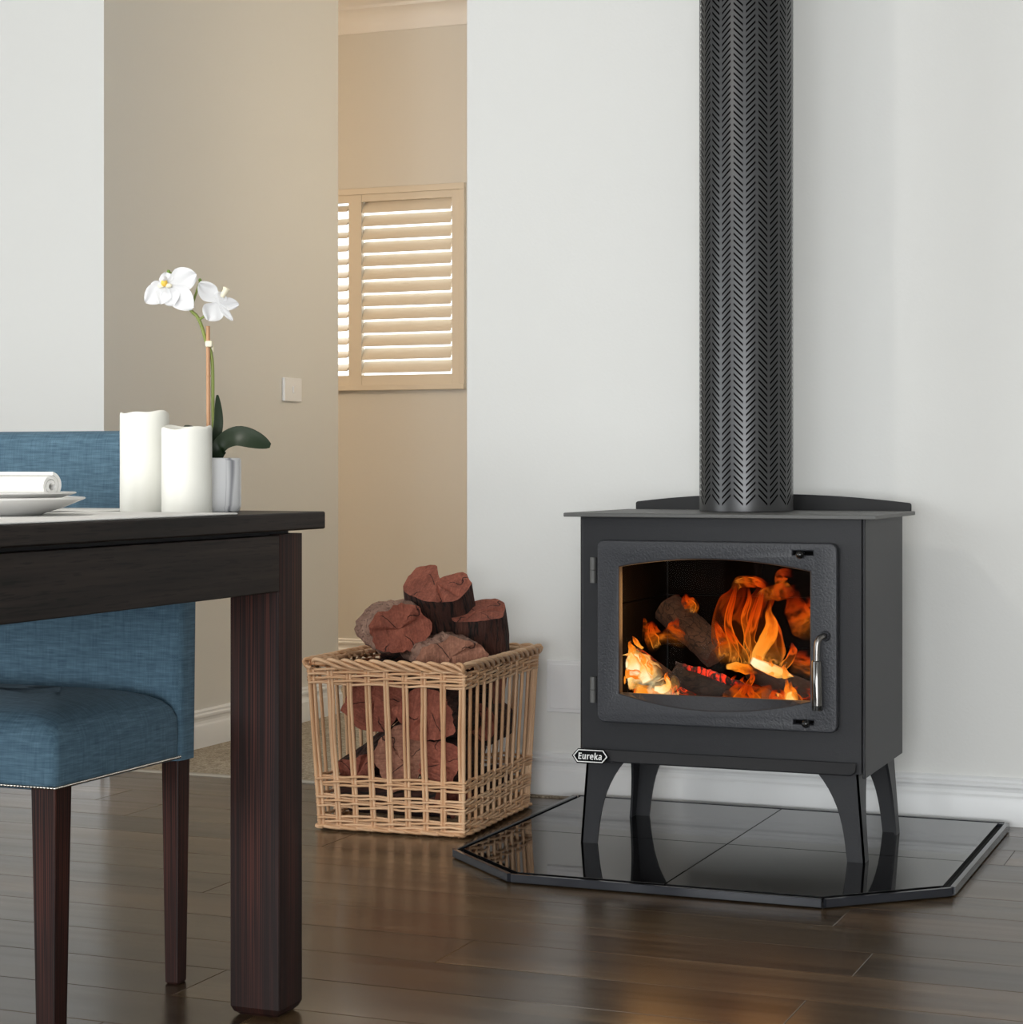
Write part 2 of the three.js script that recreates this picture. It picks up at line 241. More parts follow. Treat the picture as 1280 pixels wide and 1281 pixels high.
// main wall behind the stove and the short return left of the opening
struct('wall_back', box(-1.985, 2.4, 0, CH, -0.12, 0), M.wall);
const nib = struct('wall_back_left', new THREE.BoxGeometry(3.6, CH, 0.13), [M.hallWall, M.wall, M.wall, M.wall, M.wall, M.wall]); nib.position.set(-4.805, CH / 2, 0.025);
struct('wall_hall_left', box(-3.12, -3.005, 0, CH, -1.3, -0.04), M.hallWall);
struct('wall_hall_right', box(-1.6, -1.5, 0, CH, -2.9, -0.12), M.hallWall);
struct('wall_hall_end', box(-5.5, -5.4, 0, CH, -2.9, -0.04), M.hallWall);
struct('wall_right', box(2.2, 2.4, 0, CH, 0, 9.2), M.wall);
function holedWall(name, w, h, holes, thick, material) { const s = poly([[0, 0], [w, 0], [w, h], [0, h]]); for (const [a, b, c, d] of holes) { const p = new THREE.Path(); p.moveTo(a, c); p.lineTo(a, d); p.lineTo(b, d); p.lineTo(b, c); p.closePath(); s.holes.push(p); } return struct(name, boxUV(extrude(s, thick)), material); }
const wl = holedWall('wall_left', 9.0, CH, [[3.65, 7.45, 0.58, 2.02]], 0.2, M.wall); wl.rotation.y = -Math.PI / 2; wl.position.set(-6.6, 0, 0.05);
const wf = holedWall('wall_front', 9.0, CH, [[2.25, 5.35, 0.63, 1.97], [5.6, 8.6, 0.02, 2.1]], 0.2, M.wall); wf.position.set(-6.6, 0, 9.0);
// far hall wall with the shuttered window
const wh = holedWall('wall_hall_far', 4.0, CH, [[1.2, 2.41, 1.155, 1.945]], 0.14, M.hallWall); wh.position.set(-5.6, 0, -2.9);
function glazing(name, w, h, cols, at, rotY) {
  const g = new THREE.Group(); g.name = name; g.userData.kind = 'structure'; g.position.set(...at); g.rotation.y = rotY; scene.add(g);
  mesh('frame', rbox(-w / 2, w / 2, 0, 0.06, -0.03, 0.03), M.trim, g); mesh('frame', rbox(-w / 2, w / 2, h - 0.06, h, -0.03, 0.03), M.trim, g);
  for (let i = 0; i <= cols; i++) { const x = -w / 2 + 0.03 + (w - 0.06) * i / cols; mesh('mullion', rbox(x - 0.03, x + 0.03, 0.06, h - 0.06, -0.03, 0.03), M.trim, g); }
  for (let i = 0; i < cols; i++) { const x0 = -w / 2 + 0.06 + (w - 0.06) * i / cols, x1 = x0 + (w - 0.06) / cols - 0.06; const p = mesh('pane', new THREE.PlaneGeometry(x1 - x0, h - 0.12), M.glass, g); p.position.set((x0 + x1) / 2, h / 2, 0); }
  return g;
}
glazing('unseen_window_2', 3.8, 1.44, 3, [-6.7, 0.58, 5.6], Math.PI / 2);  // out of view, placed for daylight from the left
glazing('unseen_window_3', 3.1, 1.34, 3, [-2.8, 0.63, 9.1], Math.PI);  // out of view behind the camera, placed for daylight from the front
glazing('unseen_window_4', 3.0, 2.08, 3, [0.5, 0.02, 9.1], Math.PI);  // out of view behind the camera, frames the low light for the lower wall
// skirting boards: moulded profile run along a wall
const skirtPts = [[0, 0], [0.017, 0], [0.017, 0.058], [0.0155, 0.064], [0.012, 0.069], [0.0105, 0.076], [0.0115, 0.083], [0.0145, 0.088], [0.0145, 0.094], [0.010, 0.098], [0.010, 0.104], [0.006, 0.109], [0, 0.109]];
function skirting(name, len, at, rotY) { const g = extrude(poly(skirtPts), len); const m = struct(name, crease(boxUV(g), 0.35), M.trim); m.position.set(...at); m.rotation.y = rotY; return m; }
skirting('baseboard_back', 4.185, [-1.985, 0, 0], 0).rotation.set(0, -Math.PI / 2, 0);
scene.getObjectByName('baseboard_back').position.set(2.2, 0, 0);
skirting('baseboard_back_left', 3.59, [-3.005, 0, 0.09], -Math.PI / 2);
skirting('baseboard_hall_left', 1.39, [-3.005, 0.004, -1.3], 0);
skirting('baseboard_hall_far', 3.8, [-1.6, 0.004, -2.76], -Math.PI / 2);
skirting('baseboard_opening', 0.12, [-1.985, 0, 0], Math.PI);
{ // cove cornice of the hall
  const pts = [[0, 0]]; for (let k = 0; k <= 10; k++) { const a = k / 10 * Math.PI / 2; pts.push([0.012 + 0.075 - 0.075 * Math.cos(Math.PI / 2 - a) , -0.012 - 0.075 * Math.sin(Math.PI / 2 - a) + 0.0]); }
  const prof = [[0, 0], [0, -0.092], [0.006, -0.092], [0.008, -0.084]]; for (let k = 0; k <= 8; k++) { const a = k / 8 * Math.PI / 2; prof.push([0.008 + 0.07 * (1 - Math.cos(a)), -0.084 + 0.07 * Math.sin(a)]); } prof.push([0.088, -0.012], [0.09, 0]);
  const m = struct('trim_2', crease(boxUV(extrude(poly(prof.reverse()), 3.8)), 0.5), M.trimMatt); m.rotation.y = -Math.PI / 2; m.position.set(-1.6, CH, -2.76);
}
// shuttered window at the end of the hall
{
  const w = new THREE.Group(); w.name = 'window_1'; w.userData.kind = 'structure'; w.position.set(-3.165, 1.135, -2.76); scene.add(w);     // origin: lower right corner of the frame
  const H = 0.832, W = 1.27, fr = (a, b, c, d, z0, z1) => rbox(a, b, c, d, z0, z1, 0.002);
  mesh('frame', fr(-W, 0, H - 0.026, H, -0.02, 0.022), M.shutter, w); mesh('frame', fr(-W, 0, 0, 0.022, -0.02, 0.026), M.shutter, w);
  mesh('frame', fr(-0.022, 0, 0.022, H - 0.026, -0.02, 0.022), M.shutter, w); mesh('frame', fr(-W, -W + 0.022, 0.022, H - 0.026, -0.02, 0.022), M.shutter, w);
  const pane = mesh('pane', new THREE.PlaneGeometry(W - 0.06, H - 0.05), M.glass, w); pane.position.set(-W / 2, H / 2, -0.11);
  const panel = new THREE.Group(); panel.name = 'shutter_panel'; w.add(panel);
  const x1 = -0.0215, x0 = -W + 0.0215, yb = 0.0215, yt = H - 0.0255, stile = (a, b) => mesh('stile', fr(a, b, yb, yt, -0.012, 0.014), M.shutter, panel);
  stile(x1 - 0.036, x1); stile(-0.522, -0.462); stile(x0, x0 + 0.045);
  mesh('rail', fr(x0, x1, yb, yb + 0.042, -0.0125, 0.0125), M.shutter, panel); mesh('rail', fr(x0, x1, yt - 0.03, yt, -0.0125, 0.0125), M.shutter, panel);
  const blade = (len) => { const s = new THREE.Shape(); s.absellipse(0, 0, 0.0285, 0.0045, 0, TAU); const g = extrude(s, len, 0, 1, 10); g.rotateY(Math.PI / 2); return crease(g, 0.9); };
  const gA = blade(0.462 - 0.061 - 0.004), gB = blade(0.69), n = 12, p0 = yb + 0.075;
  for (let k = 0; k <= n; k++) {
    const y = p0 + k * 0.0548; if (y > yt - 0.04) break;
    const a = mesh('louvre', gA, M.shutter, panel); a.position.set(-0.460, y, 0); a.rotation.x = rad(62);
    const b = mesh('louvre', gB, M.shutter, panel); b.position.set(-1.215, y, 0); b.rotation.x = rad(34);
  }
}
// out-of-view glass globes, placed to light the hall walls and the table
function unseenGlobeLight(name, x, y, z, I, label, category, tint = [1, 0.74, 0.5]) {
  const t = thing(name, label, category, [x, CH, z], 0, 'unseen globe pendant lights');
  mesh('base', new THREE.CylinderGeometry(0.075, 0.08, 0.02, 32).translate(0, -0.01, 0), M.plastic, t);
  if (CH - y > 0.2) mesh('cord', tube([[0, -0.02, 0], [0, (y + 0.07 - CH) / 2, 0], [0, y + 0.07 - CH, 0]], 0.003, 6, 6), M.plastic, t);
  mesh('glass_globe', new THREE.SphereGeometry(0.085, 28, 18).scale(1, 0.85, 1).translate(0, y - CH, 0), mat({ name: 'globe_glow', color: lin(0.8, 0.75, 0.65), roughness: 0.4, emissive: lin(...tint), emissiveIntensity: 2.0 }), t);
  const l = new THREE.PointLight(lin(...tint), I, 0, 2); l.name = 'unseen_globe_lamp'; l.castShadow = true; l.shadow.radius = 3.5; l.position.set(x, y, z); scene.add(l);
}
unseenGlobeLight('unseen_pendant_light', -1.82, 1.75, -1.2, 0.95, 'unseen globe pendant behind the stove wall, placed to light the beige wall', 'unseen pendant light', [1, 0.84, 0.64]);  // out of view, hung here to light the beige wall evenly
unseenGlobeLight('unseen_pendant_light', -4.75, 1.75, -1.75, 2.2, 'unseen warm globe pendant beyond the beige wall, placed to light the far wall', 'unseen pendant light', [1, 0.72, 0.47]);  // out of view, hung here to light the far hall wall evenly
unseenGlobeLight('unseen_pendant_light', -1.87, 2.05, 2.9, 1.9, 'unseen globe pendant above the dining table, placed to light its top', 'unseen pendant light', [1, 0.95, 0.87]);  // out of view, lights the table top from above

// ---------------------------------------------------------------- hearth
const HY = 0.018, SX = -1.14;
{
  const t = thing('hearth', 'polished black granite hearth of four tiles with clipped front corners under the stove', 'hearth', [-1.15, 0, 0]);
  const xl = -0.51, xr = 0.51, zb = 0.075, zf = 1.005, c = 0.19, xo = 0.31, zc = 0.815, out = [[xl, zb], [xr, zb], [xr, zc], [xo, zf], [-xo, zf], [xl, zc]];
  const slab = extrude(poly(out.map(([x, z]) => [x, -z])), 0.008); slab.rotateX(-Math.PI / 2); mesh('bed', slab, M.grout, t);
  const e = 0.013, g = 0.0012, zm = 0.555, d = e * 0.414;
  const tiles = [[[xl + e, zb + e], [-g, zb + e], [-g, zm - g], [xl + e, zm - g]], [[g, zb + e], [xr - e, zb + e], [xr - e, zm - g], [g, zm - g]], [[xl + e, zm + g], [-g, zm + g], [-g, zf - e], [-xo + d, zf - e], [xl + e, zc - d]], [[g, zm + g], [xr - e, zm + g], [xr - e, zc - d], [xo - d, zf - e], [g, zf - e]]];
  for (const p of tiles) { const s = extrude(poly(p.map(([x, z]) => [x, -z])), 0.0095, 0.0007, 1); s.rotateX(-Math.PI / 2); s.translate(0, 0.0075 + 0.0007, 0); mesh('tile', boxUV(s), M.tile, t); }
  for (let k = 0; k < out.length; k++) {
    const a = out[k], b = out[(k + 1) % out.length], dx = b[0] - a[0], dz = b[1] - a[1], L = Math.hypot(dx, dz);
    const s = new THREE.Shape(); s.moveTo(0, 0); s.lineTo(0, 0.0145); s.quadraticCurveTo(0, HY, 0.0035, HY); s.lineTo(0.0115, HY); s.lineTo(0.0115, 0.003); s.closePath();
    const gE = extrude(s, L - 0.0016, 0, 1, 5); gE.translate(0, 0, 0.0008);
    const m = mesh('edge_trim', crease(gE, 0.7), M.tileEdge, t); m.position.set(a[0], 0.0002, a[1]); m.rotation.y = Math.atan2(dx, dz);
  }
}

// ---------------------------------------------------------------- wood heater (local x = 0 at the stove's centre line, y = 0 on the hearth)
const stove = thing('wood_heater', 'black steel freestanding wood heater on four splayed legs with a lit glass door', 'stove', [SX, HY, 0]);
{
  const S = (y) => y - HY;                                     // heights above the timber floor, as measured
  const hw = 0.307, y0 = S(0.197), y1 = S(0.714), zb = 0.263, zf = 0.655;
  { // front panel with the firebox opening
    const s = poly([[-hw + 0.010, y0], [hw - 0.0085, y0], [hw - 0.0085, y1], [-hw + 0.010, y1]]), p = new THREE.Path(); p.moveTo(-0.225, S(0.31)); p.lineTo(-0.225, S(0.635)); p.lineTo(0.225, S(0.635)); p.lineTo(0.225, S(0.31)); p.closePath(); s.holes.push(p);
    const g = extrude(s, 0.006); g.translate(0, 0, zf - 0.006); mesh('front_panel', boxUV(g), M.steel, stove);
  }
  { // side sheets: the left one folds round onto the front
    const prof = [[-hw, -zb], [-hw, -(zf - 0.012)]]; for (let k = 1; k <= 6; k++) { const a = k / 6 * Math.PI / 2; prof.push([-hw + 0.012 - 0.012 * Math.cos(a), -(zf - 0.012) - 0.012 * Math.sin(a)]); } prof.push([-hw + 0.012, -(zf - 0.005)], [-hw + 0.005, -(zf - 0.012)], [-hw + 0.005, -zb]);
    const g = extrude(poly(prof), y1 - y0 + 0.008); g.rotateX(-Math.PI / 2); g.translate(0, y0 - 0.008, 0); mesh('side_panel', crease(boxUV(g), 0.5), M.steel, stove);
    mesh('side_panel', boxUV(rbox(hw - 0.006, hw, y0 - 0.008, y1, zb, zf + 0.004, 0.0025)), M.steel, stove);
  }
  mesh('back_panel', box(-hw + 0.005, hw - 0.006, y0, y1, zb, zb + 0.005), M.steel, stove);
  mesh('base_panel', box(-hw + 0.005, hw - 0.006, y0, y0 + 0.006, zb + 0.005, zf - 0.006), M.steel, stove);
  { // top plate and the arched heat shield behind it
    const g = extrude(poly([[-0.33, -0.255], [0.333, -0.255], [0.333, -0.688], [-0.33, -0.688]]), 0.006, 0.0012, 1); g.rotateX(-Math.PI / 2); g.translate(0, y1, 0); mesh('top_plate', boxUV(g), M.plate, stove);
    const s = new THREE.Shape(); s.moveTo(-0.316, S(0.712)); s.lineTo(0.322, S(0.712)); s.lineTo(0.322, S(0.733)); s.quadraticCurveTo(0.322, S(0.7385), 0.316, S(0.739)); s.quadraticCurveTo(0, S(0.776), -0.310, S(0.739)); s.quadraticCurveTo(-0.316, S(0.738), -0.316, S(0.733)); s.closePath();
    const h = extrude(s, 0.004, 0.001, 1, 24); h.translate(0, 0, 0.238); mesh('heat_shield', h, M.matt, stove);
  }
  { // firebox: firebrick panels, grate floor
    const gap = 0.002, bx = 0.222, fz0 = 0.30, fz1 = 0.648, fy0 = S(0.305), fy1 = S(0.64);
    mesh('firebox_floor', boxUV(box(-bx, bx, fy0 - 0.012, fy0, fz0, fz1)), M.liner, stove);
    for (let r = 0; r < 3; r++) { const a = fy0 + (fy1 - fy0) * r / 3, b = fy0 + (fy1 - fy0) * (r + 1) / 3 - gap; for (let c = 0; c < 2; c++) { const x0 = -bx + c * bx + gap, x1 = x0 + bx - gap; mesh('firebrick', boxUV(rbox(x0, x1, a, b, fz0 - 0.025, fz0, 0.003), false, r * 0.37, c * 0.53), M.liner, stove); } for (const sx of [-1, 1]) mesh('firebrick', boxUV(rbox(Math.min(sx * bx, sx * (bx + 0.025)), Math.max(sx * bx, sx * (bx + 0.025)), a, b, fz0, fz1, 0.003), false, r * 0.3, 0.2), M.liner, stove); }
    mesh('baffle_plate', boxUV(box(-bx, bx, fy1, fy1 + 0.01, fz0 - 0.02, fz1 - 0.05)), M.liner, stove);
    const rings = []; for (let i = 0; i <= 20; i++) { const row = []; for (let j = 0; j <= 28; j++) { const x = lerp(-bx, bx, j / 28), z = lerp(fz0, fz1, i / 20); row.push(V(x, fy0 + 0.004 + 0.016 * noise3(x * 40, z * 40, 1, 5) + 0.008 * noise3(x * 120, z * 120, 2, 6), z)); } rings.push(row); }
    const ash = loft(rings, { cap0: false, cap1: false, closed: false }); mesh('ember_bed', ash, M.ash, stove);
  }
  { // door
    const s = roundedShape(-0.257, 0.2545, S(0.281), S(0.664), 0.018), w = new THREE.Path();
    w.moveTo(-0.208, S(0.343)); w.lineTo(-0.2085, S(0.608)); w.quadraticCurveTo(-0.005, S(0.647), 0.199, S(0.606)); w.lineTo(0.199, S(0.343)); w.quadraticCurveTo(-0.005, S(0.288), -0.208, S(0.343)); s.holes.push(w);
    for (const [a, b, y] of [[0.163, 0.205, 0.6435], [0.165, 0.206, 0.3005]]) { const q = new THREE.Path(); q.moveTo(a, S(y - 0.004)); q.lineTo(a, S(y + 0.004)); q.lineTo(b, S(y + 0.004)); q.lineTo(b, S(y - 0.004)); q.closePath(); s.holes.push(q); }
    const g = extrude(s, 0.019, 0.0035, 3, 24); g.translate(0, 0, zf + 0.0035 + 0.001); const door = mesh('door', crease(boxUV(g), 0.6), M.iron, stove);
    { // sloping lower ledge inside the arc
      const pts = [], N = 20, zi = zf + 0.012, zo = zf + 0.0255; const P = [], arc = (t) => { const x = lerp(-0.208, 0.199, t), y = S(0.343) - 0.0275 * 4 * t * (1 - t); return [x, y]; };
      for (let k = 0; k < N; k++) { const a = arc(k / N), b = arc((k + 1) / N), ti = [a[0], S(0.3425), zi], tj = [b[0], S(0.3425), zi], bi = [a[0], a[1], zo], bj = [b[0], b[1], zo]; P.push(ti, bi, bj, ti, bj, tj, [a[0], S(0.3425), zf + 0.002], ti, tj, [a[0], S(0.3425), zf + 0.002], tj, [b[0], S(0.3425), zf + 0.002]); }
      const q = new THREE.BufferGeometry(); q.setAttribute('position', new THREE.Float32BufferAttribute(P.flat(), 3)); q.computeVertexNormals(); mesh('lower_ledge', boxUV(q), M.iron, door);
    }
    const gs = poly([[-0.215, S(0.335)], [0.206, S(0.335)], [0.206, S(0.615)], [-0.005, S(0.637)], [-0.215, S(0.615)]]), glass = new THREE.ShapeGeometry(gs); glass.translate(0, 0, zf + 0.004); mesh('glass_pane', glass, M.stoveGlass, door);
    for (const y of [0.600, 0.347]) for (const k of [0, 1]) { const h = mesh('hinge_knuckle', new THREE.CylinderGeometry(0.0066, 0.0066, 0.0265, 14), M.plate, door); h.position.set(-0.2705, S(y + (k ? 0.0138 : -0.0138)), zf + 0.0135); if (k) continue; mesh('hinge_leaf', rbox(-0.268, -0.253, S(y) - 0.027, S(y) + 0.027, zf + 0.0005, zf + 0.0085, 0.0015), M.matt, door); }
    // handle: pivot boss, bent rod, chrome grip with a black end cap
    const hx = 0.231, boss = mesh('handle_boss', new THREE.CylinderGeometry(0.010, 0.0115, 0.008, 20), M.iron, door); boss.rotation.x = Math.PI / 2; boss.position.set(hx, S(0.477), zf + 0.028);
    mesh('handle_rod', tube([[hx, S(0.477), zf + 0.026], [hx - 0.002, S(0.477), zf + 0.046], [hx - 0.007, S(0.472), zf + 0.055], [hx - 0.010, S(0.458), zf + 0.058], [hx - 0.011, S(0.42), zf + 0.058]], 0.0062, 30, 12), M.brushed, door);
    const grip = new THREE.LatheGeometry([[0, 0.047], [0.0085, 0.047], [0.0098, 0.045], [0.0108, -0.043], [0, -0.043]].map(([a, b]) => new THREE.Vector2(a, b)), 24), gm = mesh('handle_grip', crease(grip, 0.6), M.chrome, door); gm.position.set(hx - 0.010, S(0.383), zf + 0.058); gm.rotation.z = 0.02;
    const cap = mesh('handle_end_cap', new THREE.CylinderGeometry(0.0112, 0.0105, 0.010, 20), M.knob, door); cap.position.set(hx - 0.0095, S(0.335), zf + 0.058);
    for (const [x, y] of [[0.181, 0.641], [0.193, 0.2995]]) { const st = mesh('air_slide_stem', new THREE.CylinderGeometry(0.003, 0.003, 0.03, 10), M.matt, door); st.rotation.x = Math.PI / 2; st.position.set(x, S(y + 0.001), zf + 0.022); const k = mesh('air_slide_knob', new THREE.SphereGeometry(0.0088, 20, 14), M.knob, door); k.position.set(x, S(y), zf + 0.037); }
    for (const y of [0.6435, 0.3005]) mesh('air_slot_shade', box(0.16, 0.209, S(y - 0.008), S(y + 0.008), zf + 0.001, zf + 0.003), M.shadowBlack, door);  // black strips: painted shade inside the air slots
  }
  { // ash lip along the lower front, and the maker's badge on its end
    const s = poly([[-0.296, 0], [0.29, 0], [0.29, -0.018], [0.282, -0.026], [-0.296, -0.026]]), g = extrude(s, 0.004, 0.001, 1); const lip = mesh('ash_lip', g, M.steel, stove); lip.position.set(0, S(0.219), zf + 0.006); lip.rotation.x = -0.5; lip.position.z += 0.002;
    const badgeSilver = mat({ name: 'badge_silver', color: lin(0.75, 0.75, 0.74), roughness: 0.4, metalness: 0.2 }), b = new THREE.Group(); b.name = 'badge'; b.position.set(-0.271, S(0.2075), zf + 0.027); b.rotation.x = -0.25; stove.add(b);
    const hex = (w, h, n) => poly([[-w, 0], [-w + n, h], [w - n, h], [w, 0], [w - n, -h], [-w + n, -h]]);
    mesh('plate', extrude(hex(0.0415, 0.0155, 0.0125), 0.003, 0.0006, 1), M.knob, b);
    const bs = hex(0.0385, 0.0132, 0.0105); bs.holes.push(new THREE.Path(hex(0.0358, 0.0113, 0.0093).getPoints())); const bo = mesh('border', extrude(bs, 0.0012), badgeSilver, b); bo.position.z = 0.003;
    const font = await new FontLoader().loadAsync('fonts/droid/droid_sans_bold.typeface.json'), tg = new TextGeometry('Eureka', { font, size: 0.0138, depth: 0.0012, curveSegments: 5 }); tg.computeBoundingBox(); const bb = tg.boundingBox; tg.translate(-(bb.min.x + bb.max.x) / 2, -(bb.min.y + bb.max.y) / 2, 0);
    tg.scale(0.052 / (bb.max.x - bb.min.x), 1, 1); const tm = mesh('lettering', tg, badgeSilver, b); tm.position.z = 0.003;
  }
  { // four folded-steel legs
    const topY = S(0.2), leg = (sx, z, front) => {
      const L = new THREE.Group(); L.name = 'leg'; stove.add(L);
      const o = [[0.291, topY], [0.305, 0.0]], inner = []; for (let k = 0; k <= 10; k++) { const u = k / 10; inner.push([0.268 - 0.020 * u - 0.045 * Math.pow(u, 3.2), lerp(0, topY, u)]); }
      const pts = [...o, ...inner].map(([x, y]) => [sx * x, y]); const face = extrude(poly(sx > 0 ? pts.reverse() : pts), 0.005); const f = mesh('front_face', face, M.steel, L);
      const pz = []; for (let k = 0; k <= 10; k++) { const u = k / 10; pz.push([0.036 + 0.05 * Math.pow(u, 2.6), lerp(0, topY, u)]); } pz.push([0, topY], [0, 0]);
      const side = extrude(poly(pz), 0.005); side.rotateY(front ? Math.PI / 2 : -Math.PI / 2); side.translate(front ? 0 : 0.005, 0, 0); const d = mesh('side_face', side, M.steel, L);
      f.position.z = front ? z : z - 0.005; d.rotation.z = sx * 0.077; d.position.set(sx > 0 ? 0.3 : -0.305, 0, front ? z + 0.005 : z - 0.005);
      // the fold leans outwards to the front or the back
      const pitch = (front ? 1 : -1) * 0.05; L.rotation.x = 0; L.userData.lean = pitch;
    };
    leg(-1, 0.645, true); leg(1, 0.645, true); leg(-1, 0.29, false); leg(1, 0.29, false);
  }
}
// flue: perforated casing of two lengths over a dark inner pipe
{
  const R = 0.1022, yTop = CH - 0.001, base = 0.7225, join = 1.432;
  const t = thing('flue_pipe', 'tall black flue pipe with a herringbone-perforated casing rising from the stove top', 'flue pipe', [-1.147, base, 0.41]);
  mesh('inner_pipe', new THREE.CylinderGeometry(0.098, 0.098, yTop - base, 40, 1, true).translate(0, (yTop - base) / 2, 0), M.shadowBlack, t);  // coloured near black so the slots read as shaded
  const casing = (r, h0, h1, shift) => {
    const P = [], N = [], cols = 24, W = TAU / cols, a0 = rad(15.1 - 2), pitch = 0.01365, hv = 0.0025, bandB = 0.0125, bandT = 0.008, m = 0.12, rise = 0.0205 / 2;
    const put = (a, y) => { P.push(r * Math.sin(a), y, r * Math.cos(a)); N.push(Math.sin(a), 0, Math.cos(a)); };
    const quad = (a1, yl1, yh1, a2, yl2, yh2) => { put(a1, yl1); put(a2, yl2); put(a2, yh2); put(a1, yl1); put(a2, yh2); put(a1, yh1); };
    for (let c = 0; c < cols; c++) {
      const s0 = a0 + c * W, sign = c % 2 ? -1 : 1;   // column right of a V rises to the right
      for (const [u0, u1] of [[0, m], [1 - m, 1]]) quad(s0 + u0 * W, h0, h1, s0 + u1 * W, h0, h1);
      const segs = 3, mid = (u) => sign * (u - 0.5) / (0.5 - m) * rise, ks = []; let y = h0 + bandB + rise + hv; let jumped = false; while (y + rise + hv < h1 - bandT) { ks.push(y); y += pitch; if (!jumped && y > shift) { y += 0.0022; jumped = true; } }
      for (let q = 0; q < segs; q++) {
        const u0 = m + (1 - 2 * m) * q / segs, u1 = m + (1 - 2 * m) * (q + 1) / segs, A = s0 + u0 * W, B = s0 + u1 * W, ma = mid(u0), mb = mid(u1);
        quad(A, h0, ks[0] - hv + ma, B, h0, ks[0] - hv + mb);
        for (let k = 0; k < ks.length - 1; k++) quad(A, ks[k] + hv + ma, ks[k + 1] - hv + ma, B, ks[k] + hv + mb, ks[k + 1] - hv + mb);
        const e = ks[ks.length - 1]; quad(A, e + hv + ma, h1, B, e + hv + mb, h1);
      }
    }
    const g = new THREE.BufferGeometry(); g.setAttribute('position', new THREE.Float32BufferAttribute(P, 3)); g.setAttribute('normal', new THREE.Float32BufferAttribute(N, 3)); g.setAttribute('uv', new THREE.Float32BufferAttribute(new Float32Array(P.length / 3 * 2), 2)); return g;
  };
  mesh('perforated_casing', casing(R, 0, yTop - base, join - base), M.flue, t);
}

// ---------------------------------------------------------------- fire
// burning logs: rings along z with a charred, cracked surface
function charLog(len, r, seed, flat = 1) {
  const rings = []; for (let i = 0; i <= 16; i++) { const z = (i / 16 - 0.5) * len, row = []; for (let j = 0; j < 28; j++) { const a = -j / 28 * TAU, q = r * (0.82 + 0.3 * noise3(Math.cos(a) * 1.6 + seed, Math.sin(a) * 1.6, z * 9, seed) + 0.14 * noise3(Math.cos(a) * 6, Math.sin(a) * 6, z * 60, seed + 3)); row.push(V(q * Math.cos(a), q * Math.sin(a) * flat, z)); } rings.push(row); }
  const g = loft(rings), uv = g.attributes.uv; for (let i = 0; i < uv.count; i++) uv.setXY(i, uv.getX(i) / (TAU * r), uv.getY(i) / 0.25); return g;
}
const emberMat = (k, base = 1) => mat({ name: 'charred_timber', map: scaled(charTex, 1), color: lin(base, base * 0.92, base * 0.85), roughness: 0.95, emissive: lin(1, 0.5, 0.2), emissiveIntensity: k, emissiveMap: scaled(emberTex, 1), bumpMap: scaled(charTex, 1), bumpScale: 0.006 });
function fireLog(label, a, b, r, seed, flat, k, base) {
  const A = V(...a), B = V(...b), m = mesh('burning_log', charLog(A.distanceTo(B), r, seed, flat), emberMat(k, base)); m.position.copy(A).add(B).multiplyScalar(0.5); m.quaternion.setFromUnitVectors(V(0, 0, 1), B.clone().sub(A).normalize()); m.userData = { label, category: 'log', group: 'logs burning in the stove' }; return m;
}
fireLog('glowing split log sloping down across the left front of the fire', [-1.395, 0.402, 0.50], [-1.215, 0.300, 0.585], 0.040, 3, 0.9, 0.9, 0.9);
fireLog('charred chequered log leaning at the back left of the fire', [-1.335, 0.505, 0.385], [-1.205, 0.408, 0.425], 0.036, 8, 0.9, 0.03, 1.0);
const middleLog = fireLog('dark log across the middle of the fire with a red glowing upper edge', [-1.262, 0.365, 0.545], [-1.085, 0.322, 0.575], 0.034, 14, 0.95, 0.02, 0.55);
fireLog('charred log under the tall flames at the right of the fire', [-1.12, 0.378, 0.46], [-0.955, 0.335, 0.53], 0.024, 21, 0.9, 0.35, 0.6);
{ // red-hot crust along the upper edge of the middle log
  middleLog.updateMatrixWorld(true);
  const coal = texture(512, 64, (u, v) => { const w = 0.3 * (tfbm(u, v, 12, 3, 231, 3) - 0.5), a = Math.abs(Math.sin(Math.PI * (u * 15 + w * 5))), n = tfbm(u, v, 24, 5, 233, 3), e = smooth(0.12, 0.5, a) * smooth(0.25, 0.6, n) * smooth(0.02, 0.25, u) * (1 - smooth(0.75, 0.98, u)); return [e, 0.2 * e * e, 0.035 * e * e]; });
  const crust = mat({ name: 'red_hot_crust', color: lin(0.02, 0.012, 0.01), roughness: 1, emissive: lin(1, 1, 1), emissiveIntensity: 1.0, emissiveMap: coal }), N = 60, rings = [];
  for (let i = 0; i <= N; i++) { const u = i / N, p = V(lerp(-1.262, -1.088, u), lerp(0.396, 0.356, u) + 0.004 * (noise3(u * 9, 1, 1, 4) - 0.5), lerp(0.556, 0.592, u)), row = []; for (let k = 0; k < 14; k++) { const a = -k / 14 * TAU, r = (0.003 + 0.0075 * Math.pow(Math.sin(Math.PI * clamp(u, 0.03, 0.97)), 0.5)) * (0.7 + 0.6 * noise3(u * 26, Math.cos(a), Math.sin(a), 6)); row.push(middleLog.worldToLocal(V(p.x, p.y + r * Math.sin(a) * 0.9, p.z + r * Math.cos(a)))); } rings.push(row); }
  middleLog.updateMatrixWorld(); const g = loft(rings), uv = g.attributes.uv; for (let i = 0; i <= N; i++) for (let k = 0; k < 15; k++) uv.setXY(i * 15 + k, i / N, k / 14); mesh('glowing_crust', g, crust, middleLog);
}
